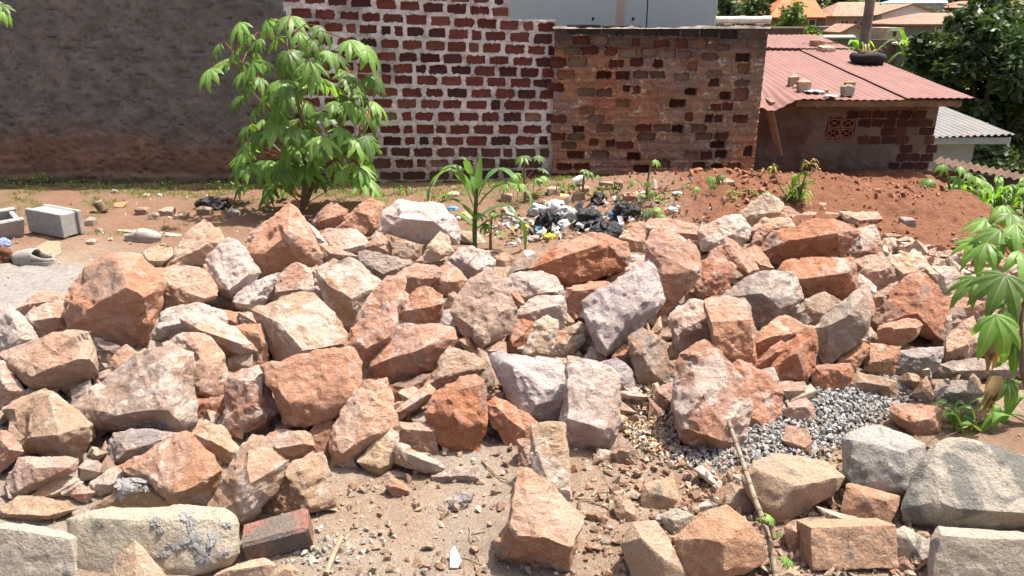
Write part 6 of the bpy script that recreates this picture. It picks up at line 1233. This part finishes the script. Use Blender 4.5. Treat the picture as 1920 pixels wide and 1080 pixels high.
bag(1205, 368, 12, 8, WH, 'small white scrap at the foot of the old wall', 23, 'wrapper', 'wrapper')
bag(1000, 452, 30, 12, (.33, .28, .23), 'grey-brown cloth scrap in front of the rubbish', 24, 'cloth_scrap', 'cloth')
bag(960, 462, 20, 8, (.5, .45, .4), 'pale scrap of paper below the maize', 25, 'wrapper', 'wrapper')
bag(946, 398, 14, 9, (.5, .12, .05), 'orange-red scrap just right of the maize stem', 26, 'wrapper', 'wrapper')
bag(1270, 370, 16, 6, WH, 'white paper scrap near the old wall, right of the seedling', 27, 'wrapper', 'wrapper')
bag(300, 369, 9, 5, (.7, .7, .68), 'tiny white scrap on the earth before the grey wall', 28, 'wrapper', 'wrapper')
bag(400, 390, 58, 22, (.03, .022, .02), 'dark burnt rag heap left of the cassava bush', 29, 'rag_heap', 'rag', .6)
bag(8, 462, 30, 18, (.25, .32, .5), 'pale blue cap at the left edge', 30, 'cap', 'cap', .15)
t = NT('coir_fibre'); c = t.coord(); n = t.noise(c, 70, 4, .7); M['coir'] = t.fin(t.mix(t.ramp(n, .3, .7), (.22, .10, .06), (.11, .05, .03)), t.bump(n, .02), .95)
p = gp(5, 492); crumple('fibre_bundle', p, (.07, .05, .07), (.2, .1, .06), 'brown fibrous bundle at the left edge beside the shoe', 'bundle', M['coir'], 31, 4, .3)
bag(1062, 418, 40, 30, (.50, .49, .47), 'crumpled pale bag left of the round black bag', 41, 'plastic_bag', 'plastic bag', .5)
bag(975, 424, 34, 18, (.42, .38, .33), 'dusty beige bag at the left of the rubbish', 42, 'plastic_bag', 'plastic bag', .5)
bag(1020, 418, 30, 16, (.55, .53, .50), 'torn white film left of the pale bags', 43, 'plastic_bag', 'plastic bag', .6)
# clear bottle lying at the wall foot
p = gp(1075, 352); bt = empty('plastic_bottle', p); t = NT('clear_plastic'); t.b.inputs['Transmission Weight'].default_value = .7; t.b.inputs['Roughness'].default_value = .2; M['clear'] = t.fin((.8, .8, .8))
ax = Vector((.10, .02, .045)); link('bottle_body', bm_mesh('bottle', tube([Vector((0, 0, .035)), ax*.75+Vector((0, 0, .035)), ax*.9+Vector((0, 0, .035)), ax*1.1+Vector((0, 0, .035))], [.033, .033, .02, .012], 14), 40), M['clear'], bt)
link('bottle_label', bm_mesh('label', tube([ax*.25+Vector((0, 0, .035)), ax*.6+Vector((0, 0, .035))], .0338, 14, False), 40), m_simple('bottle_label', (.6, .6, .6), .1, 10, 0), bt); tag(bt, 'clear crushed bottle lying at the foot of the old wall', 'bottle')
# twigs
M['twig'] = m_simple('dry_twig', (.36, .26, .17), .4, 40, .002)
def twig(pts, r, label, name='twig', mat='twig', cat='twig', bend=.01, seed=0):
    P = [gp(x, y, r) for x, y in pts]; B = P[0].copy(); qq = random.Random(seed); fin_ = []
    for a, b in zip(P, P[1:]):
        for k in range(5): fin_.append(a.lerp(b, k/5)-B+Vector((qq.uniform(-bend, bend)*.4, qq.uniform(-bend, bend)*.4, qq.uniform(0, bend)*.5)))
    fin_.append(P[-1]-B); o = link(name, bm_mesh(name, tube(fin_, [r*(1-.5*i/len(fin_)) for i in range(len(fin_))], 6), 60), M[mat], None, B); tag(o, label, cat)
twig([(880,985),(882,1020),(900,1060)], .0022, 'thin curved twig on the bare ground before the heap')
twig([(862,1046),(905,1062)], .0022, 'short twig right of the white shard', seed=1)
twig([(882,1006),(910,1001)], .003, 'short straight twig crossing the thin curved one', seed=2)
twig([(905,870),(930,895),(955,908)], .004, 'brown twig below the deep orange upright stone', seed=3)
twig([(1080,935),(1130,950),(1165,975)], .003, 'brown twig right of the tall cream-yellow stone', seed=4)
twig([(1060,1010),(1075,985)], .002, 'tiny twig right of the large front boulder', seed=5)
twig([(1280,930),(1310,905),(1290,880)], .0035, 'dry twig near the flat white chip', seed=6)
twig([(1190,365),(1250,368),(1290,362)], .006, 'long thin stick at the foot of the old wall', seed=7)
twig([(1740,845),(1790,815),(1850,790),(1900,800)], .004, 'tangled reddish twig above the big grey block', seed=8)
twig([(1740,770),(1800,735),(1830,760)], .004, 'arching thin twig at the right edge under the cassava', seed=9, bend=.05)
# bare stick at the bottom
a_, b_ = gp(612, 1085, .01), at(643, 1025, gp(643, 1040).y/ray(643, 1040).y); b_ = gp(643, 1028, .03)
o = link('stick', bm_mesh('stick', tube([Vector(), (b_-a_)*.5+Vector((0, 0, .004)), b_-a_], [.009, .008, .007], 8), 60), M['twig'], None, a_); tag(o, 'pale bare stick lying at the bottom edge, left of centre', 'stick')
# sprouting stick stuck at the lower right
Ts = lambda px, py, t: at(px, py, t)
t0 = gp(1452, 1078).y/ray(1452, 1078).y; t1 = gp(1368, 795).y/ray(1368, 795).y; B = Ts(1456, 1090, t0-.05)
P = [Ts(1456, 1090, t0-.05), Ts(1440, 1000, t0+.02), Ts(1415, 935, t0+.12), Ts(1392, 865, t0+.25), Ts(1366, 790, t0+.38)]
sk = empty('cassava_cutting', B); link('stick_shaft', bm_mesh('shaft', tube([p-B for p in P], [.0095, .009, .0085, .008, .007], 10), 50), m_simple('cutting_bark', (.30, .25, .18), .4, 40, .004), sk)
for i in range(11): f = (i+.5)/11*4; k = int(f); p = P[k].lerp(P[k+1], f-k)-B; link('node', bm_mesh('node', tube([p-(P[k+1]-P[k]).normalized()*.004, p+(P[k+1]-P[k]).normalized()*.004], .0102, 9), 50), M['stem'], sk)
br = [Ts(1432, 975, t0+.03)-B, Ts(1445, 985, t0-.0)-B, Ts(1452, 1010, t0-.02)-B]; link('side_shoot', bm_mesh('shoot', tube(br, [.009, .008, .007], 8), 50), M['stem'], sk)
for px, py, s, k in [(1438,965,.045,0),(1428,972,.035,1),(1462,1000,.04,2),(1480,1050,.035,3),(1470,1045,.03,4)]:
    p = Ts(px, py, t0-.02)-B; o = link('sprout_leaf', YLEAF[k], None, sk, p); o.scale = (s, s, s); o.rotation_euler = (0, .3, k*1.3); link('sprout_stem', bm_mesh('st', tube([p, p+Vector((-.012, .01, -.015))], .0015, 4), 50), M['gstem'], sk)
tag(sk, 'knobbly cassava stick with small green sprouts leaning at lower right', 'stick')
# white shard, tile shard, tin, slate chips on the earth
def shard(px, py, poly, th, col, label, name='shard', cat='shard', mat='block', tilt=(.2, .1, 0)):
    p = gp(px, py, .002); s = p.y/F; bm = bmesh.new(); v = [bm.verts.new(((x-px)*s, (py-y)*s*2.0, 0)) for x, y in poly]; f = bm.faces.new(v); r = bmesh.ops.extrude_face_region(bm, geom=[f])
    bmesh.ops.translate(bm, verts=[g for g in r['geom'] if isinstance(g, bmesh.types.BMVert)], vec=(0, 0, th)); bmesh.ops.recalc_face_normals(bm, faces=bm.faces[:]); bmesh.ops.bevel(bm, geom=bm.edges[:], offset=th*.15, segments=1, affect='EDGES')
    o = link(name, bm_mesh(name, bm, 30), M[mat], None, p); o.rotation_euler = tilt; o.color = (*col, .0); tag(o, label, cat)
shard(852, 1066, [(838,1050),(846,1043),(868,1060),(862,1070),(842,1072)], .008, (.58, .56, .53), 'white triangular shard on the bare ground at the bottom', tilt=(.35, .2, 0))
shard(222, 390, [(210,384),(235,381),(232,392),(215,392)], .012, (.50, .21, .10), 'orange tile shard on the earth before the grey wall', tilt=(.3, 0, 0))
shard(230, 437, [(218,437),(255,434),(258,440),(225,440)], .01, (.40, .32, .23), 'flat tan sliver beside the farther grey shoe')
shard(85, 478, [(58,465),(72,457),(98,458),(115,476),(108,482),(92,476),(90,482),(60,472)], .008, (.40, .28, .18), 'torn brown cardboard piece lying on the nearer grey shoe', 'cardboard', 'cardboard', tilt=(.42, 0, 0))
shard(325, 443, [(308,440),(340,441),(342,446),(312,446)], .008, (.50, .40, .30), 'flat pale chip right of the farther grey shoe')
for k, (px, py, w_, h_, c, lab) in enumerate([(215,362,14,9,'d','small dark stone near the foot of the grey wall'),(275,367,14,5,'y','small flat yellowish stone on the earth before the grey wall'),(268,400,26,14,'e','pinkish lump on the earth left of the buff earth stone'),(315,404,34,18,'t','rounded buff stone half buried in the earth at left back'),
    (290,412,22,14,'e','brown lump between the two earth stones at left back'),(340,412,30,14,'e','brown clod right of the rounded buff earth stone'),(172,424,20,18,'k','whitish lump behind the solid concrete block'),(185,434,16,8,'d','dark stone chip right of the solid concrete block'),(172,458,20,12,'o','small orange lump in front of the solid concrete block'),
    (207,452,12,8,'t','tiny pale stone left of the farther grey shoe'),(385,402,30,16,'e','earthy lump at the edge of the burnt rag heap'),(440,405,28,14,'d','grey lump under the cassava bush'),(425,382,20,12,'r','brown stone beside the burnt rag heap'),
    (1160,352,18,16,'e','round brown stone at the foot of the old wall'),(1135,352,30,16,'t','pale rubble stone behind the rubbish near the old wall'),(1085,372,26,16,'e','brick bit behind the rubbish bags'),(1040,362,30,14,'t','tan rubble stone behind the white rubbish bag'),(1095,362,22,14,'b','broken red brick left of the old wall seedling'),
    (1185,376,40,16,'b','half brick lying on the soil near the old wall'),(950,375,24,12,'t','pale stone between maize and young cassava'),(850,368,26,10,'p','pale flat stone behind the maize'),(30,440,16,8,'o','orange chip between the two concrete blocks at left'),
    (1700,425,30,14,'d','dark clod in a hole on the red soil at right'),(1668,458,34,16,'e','curled tan lump on the soil right of the crest slab'),(1790,455,16,8,'e','small clod on the red soil at the far right'),(1360,352,34,8,'e','dry tan leaf litter at the right end of the old wall'),
    (700,1005,24,16,'e','small tan clod on the bare ground, lower left of centre'),(735,1070,30,18,'e','pale clod at the bottom edge left of the white shard'),(822,988,12,8,'k','small grey pebble on the bare ground'),(870,990,14,8,'y','small round ochre pebble on the bare ground'),(805,965,16,10,'d','small dark pebble above the ochre pebble'),
    (690,958,14,8,'p','pinkish pebble on the bare ground near the front heap edge'),(835,945,14,8,'g','grey pebble below the flat grey chip'),(1135,1020,22,16,'g','grey pebble right of the large front boulder'),(1125,1035,20,10,'g','slate pebble below the grey one right of the large front boulder'),(900,905,22,14,'t','small tan stone right of the thin white flake'),
    (1235,975,24,16,'g','bluish pebble cluster stone near the chalky lump')]):
    lump('stone', px, py, w_, h_, c, lab, 'stone', 'stone', gp(px, py, -.005), k)
# rusty tin can
p = gp(192, 398); tc = empty('tin_can', p); M['tin'] = m_simple('rusty_tin', (.20, .12, .08), .5, 25, .003, .6)
link('can_body', bm_mesh('can', tube([Vector((.02, 0, .01)), Vector((-.03, 0, .085))], .04, 14, False), 40), M['tin'], tc); link('can_lid', bm_mesh('lid', tube([Vector((-.03, 0, .083)), Vector((-.034, 0, .092))], .043, 14), 40), m_simple('can_lid', (.42, .38, .32), .3, 20, .001, .5), tc); tag(tc, 'rusty open tin can lying on the earth before the grey wall', 'tin can')
# red brick and mortar splash, front left
bp = gp(517, 1040, .0); me = bm_mesh('brick', box_bm(.20, .10, .085, .008, .004, 2), 30); o = link('brick', me, M['block'], None, bp+Vector((0, .03, .045))); o.rotation_euler = (.12, -.14, .22); o.color = (.25, .105, .07, .75); tag(o, 'dark red brick smeared with cement at the bottom left', 'brick')
br = gp(1590, 1062); me = rock_mesh('brick', [Vector((x*.13, y*.055, z)) for x in (-1, 1) for y in (-1, 1) for z in (0, .122)], .2, 24, .5, 2, 77); o = link('brick', me, M['block'], None, br+Vector((.005, .02, -.005))); o.rotation_euler = (-.42, .01, .05); o.color = (.42, .25, .155, .2); tag(o, 'whole orange-tan brick lying flat at lower right, front row', 'brick')
for k, (px, py, w_, h_) in enumerate([(378,962,16,10),(375,985,14,30),(385,1010,20,22),(300,1005,14,10),(312,1042,14,14),(330,1035,16,16),(390,1030,16,14),(350,1000,10,20)]): pass
# grey mortar dabs stuck on the long block are part of that block
blk = next(o for o in bpy.data.objects if o.get('label', '').startswith('long cream concrete')); M['mortar'] = m_simple('fresh_grey_mortar', (.32, .31, .295), .25, 60, .006); dg_ = bpy.context.evaluated_depsgraph_get()
from mathutils.bvhtree import BVHTree
def dabs(blk, spots, name='mortar_dab'):
    vv = [v.co+blk.location for v in blk.data.vertices]; tr = BVHTree.FromPolygons(vv, [p.vertices[:] for p in blk.data.polygons])
    for k, (px, py, wp, hp) in enumerate(spots):
        d = ray(px, py).normalized(); h = tr.ray_cast(Vector((0, 0, HC)), d)
        if h[0] is None: continue
        sc_ = h[3]/F; bm = bmesh.new(); bmesh.ops.create_icosphere(bm, subdivisions=4, radius=1); nrm = h[1]; qd = nrm.to_track_quat('Z', 'Y')
        for v in bm.verts:
            s = .8+.6*mnoise.noise(v.co*1.9+Vector((k*3.1, 0, 0)))+.4*mnoise.noise(v.co*5+Vector((k, 0, 0))); c_ = Vector((v.co.x*wp*.5*sc_*s, v.co.y*hp*.5*sc_*s, v.co.z*.005*s)); v.co = qd @ c_
        o = link(name, bm_mesh(name, bm, 60), M['mortar'], blk, h[0]-blk.location)
dabs(blk, [(352,965,26,22),(358,985,18,26),(365,1012,34,26),(382,1035,38,34),(300,995,14,12),(293,980,22,16),(312,1040,22,16),(330,1028,26,14),(398,1005,18,40),(425,985,16,12),(318,1022,12,10),(292,1042,26,16),(345,1022,20,12),(425,1035,14,10)])
blk2 = next(o for o in bpy.data.objects if o.get('label', '').startswith('low tan stone capped')); dabs(blk2, [(240,908,52,22),(262,900,40,18),(228,925,20,26),(275,912,30,14),(250,918,40,14)], 'mortar_cap')
# ---- two hollow concrete blocks at the left
M['cblock'] = m_simple('grey_concrete_block', (.42, .40, .37), .25, 40, .012, .95)
def join_boxes(name, L, mat, bev=.006):
    bm = bmesh.new()
    for c, s in L:
        b = box_bm(*s, bev); bmesh.ops.translate(b, verts=b.verts[:], vec=c); m_ = bpy.data.meshes.new('x'); b.to_mesh(m_); b.free(); bm.from_mesh(m_); bpy.data.meshes.remove(m_)
    me = bm_mesh(name, bm, 30); me.materials.append(mat); return me
def hollow(px, py, rot, label, tilt=(0, 0, 0), recess_end=True, L=.42, Wd=.17, H=.18, cav=True):
    p = gp(px, py); r_ = empty('concrete_block', p); r_.rotation_euler = (tilt[0], tilt[1], rot); w = .035
    parts = [('face_shell', [((0, -Wd/2+w/2, H/2), (L, w, H))]), ('face_shell', [((0, Wd/2-w/2, H/2), (L, w, H))])]
    for x in (-L/2+w/2+.018, 0, L/2-w/2-.018): parts.append(('web', [((x, 0, H/2-.004), (w, Wd-2*w-.002, H-.012))]))
    if not cav: parts.append(('solid_top', [((0, 0, H-.02), (L-.07, Wd-2*w-.004, .03))]))
    for nm, bx in parts: link(nm, join_boxes(nm, bx, M['cblock']), None, r_)
    tag(r_, label, 'concrete block')
hollow(108, 440, R(-28), 'solid-topped grey concrete block with a recessed end at left back', cav=False)
hollow(-22, 452, R(52), 'hollow grey concrete block cut by the left edge, cavities showing', (.45, 0, 0), L=.42, H=.2)
# ---- two grey clog shoes
M['croc'] = m_simple('dusty_grey_foam', (.34, .31, .275), .25, 30, .003, .8); M['hole'] = M['dark']
def clog(px, py, rot, label, s=1., filt=0):
    p = gp(px, py); r_ = empty('clog_shoe', p, rot); r_.scale = (s, s, s); n = 22
    hw = lambda u: .036+.014*math.sin(min(1, max(0, (u-.35)/.65))*math.pi)+.004*math.sin(u*6) if 0 < u < 1 else .02
    def outline(g): return [(u, hw(u)*(min(1, (u/.12))**.5 if u < .12 else (max(0, (1-u)/.18))**.5 if u > .82 else 1)+g) for u in [k/n for k in range(n+1)]]
    bm = bmesh.new(); o_ = outline(.006); top = []; bot = []
    ring = [(u*.29-.145, w_) for u, w_ in o_]+[(u*.29-.145, -w_) for u, w_ in o_[::-1]]
    top = [bm.verts.new((x, y, .026)) for x, y in ring]; bot = [bm.verts.new((x, y*.95, 0)) for x, y in ring]; m = len(ring)
    for k in range(m): bm.faces.new((bot[k], bot[(k+1) % m], top[(k+1) % m], top[k]))
    bm.faces.new(top); bm.faces.new(bot[::-1]); bmesh.ops.remove_doubles(bm, verts=bm.verts[:], dist=.0005); link('sole', bm_mesh('sole', bm, 50), M['croc'], r_)
    V = []; Fa = []; K = 12                                    # vamp: a dome over the front 58 %
    us = [.40+.595*k/14 for k in range(15)]
    for u in us:
        w_ = hw(u)*((max(0.02, (1-u)/.18))**.5 if u > .82 else 1); h = .058*(math.cos((u-.42)/.60*math.pi/2))**.65+.006
        for j in range(K+1): a = math.pi*j/K; V.append((u*.29-.145, w_*math.cos(a), .024+h*math.sin(a)**.75))
    for i in range(len(us)-1):
        for j in range(K): c = i*(K+1)+j; Fa.append((c, c+K+1, c+K+2, c+1))
    up = link('upper', mesh('upper', V, Fa, True), M['croc'], r_)
    sm_ = up.modifiers.new('thick', 'SOLIDIFY'); sm_.thickness = .006
    V = []; Fa = []                                            # side walls and heel rim
    for k in range(17):
        u = .44-.44*math.sin(min(1, k/8)*math.pi/2) if k <= 8 else .44*math.sin((k-8)/8*math.pi/2) if k > 8 else 0
        sgn = 1 if k < 8 else (-1 if k > 8 else 0); y = hw(max(u, .03))*(1 if u > .12 else (max(u, 0)/.12)**.5)*sgn; V += [(u*.29-.145, y, .024), (u*.29-.145, y, .045+.03*(u/.44)**2)]
    for k in range(16): Fa.append((2*k, 2*k+2, 2*k+3, 2*k+1))
    rim = link('heel_rim', mesh('rim', V, Fa, True), M['croc'], r_); rim.modifiers.new('thick', 'SOLIDIFY').thickness = .006
    for u, a in ((.52, .35), (.62, .35), (.72, .35), (.52, math.pi-.35), (.62, math.pi-.35), (.72, math.pi-.35), (.58, 1.0), (.68, 1.1), (.58, math.pi-1.0), (.63, 1.57), (.74, 1.3)):
        w_ = hw(u); h = .058*(math.cos((u-.42)/.60*math.pi/2))**.65+.006; c = Vector((u*.29-.145, w_*math.cos(a)*1.02, .024+h*math.sin(a)**.75)); nr = Vector((.15, math.cos(a)/w_*.05, math.sin(a))).normalized()
        link('vent_hole', bm_mesh('hole', tube([c-nr*.004, c+nr*.0015], .0055, 8), 40), M['hole'], r_)
    tag(r_, label, 'shoe')
clog(64, 494, R(168), 'nearer worn grey clog shoe on cement dust at left', 1.1)
clog(270, 452, R(-8), 'farther worn grey clog shoe pointing right on the earth', 1.0)
# litter too small to pick apart, between the rubbish bags
rs = np.random.RandomState(91); n = 480; c = gp(1085, 425); X = c.x+rs.randn(n)*.42; Y = c.y+rs.randn(n)*.26; k = Y > 4.6; X, Y = X[k], Y[k]; n = len(X)
LT = np.array([(.45,.44,.42),(.03,.03,.03),(.45,.36,.26),(.30,.22,.16),(.10,.18,.28),(.40,.33,.14),(.5,.48,.46),(.2,.15,.11),(.3,.12,.09)]); S = .012+.035*rs.rand(n)**1.6
FL = [(np.array([(-1,-.6,0),(1,-.5,.15),(.8,.6,-.1),(-.7,.7,.2),(0,0,.25)]), np.array([(0,1,4),(1,2,4),(2,3,4),(3,0,4)])), (np.array([(-1,-.3,.1),(.9,-.4,0),(1,.3,.2),(-.8,.4,0),(.1,0,-.2)]), np.array([(0,1,4),(1,2,4),(2,3,4),(3,0,4)]))]
P = np.stack([X, Y, ground_z(X, Y)+.01+.04*rs.rand(n)], -1)
tag(scatter('litter', P, S, LT[rs.choice(9, n, p=[.27,.07,.14,.15,.05,.06,.16,.06,.04])], M['gravel'], 92, None, FL), 'small mixed litter strewn between the rubbish bags', 'litter', kind='stuff')
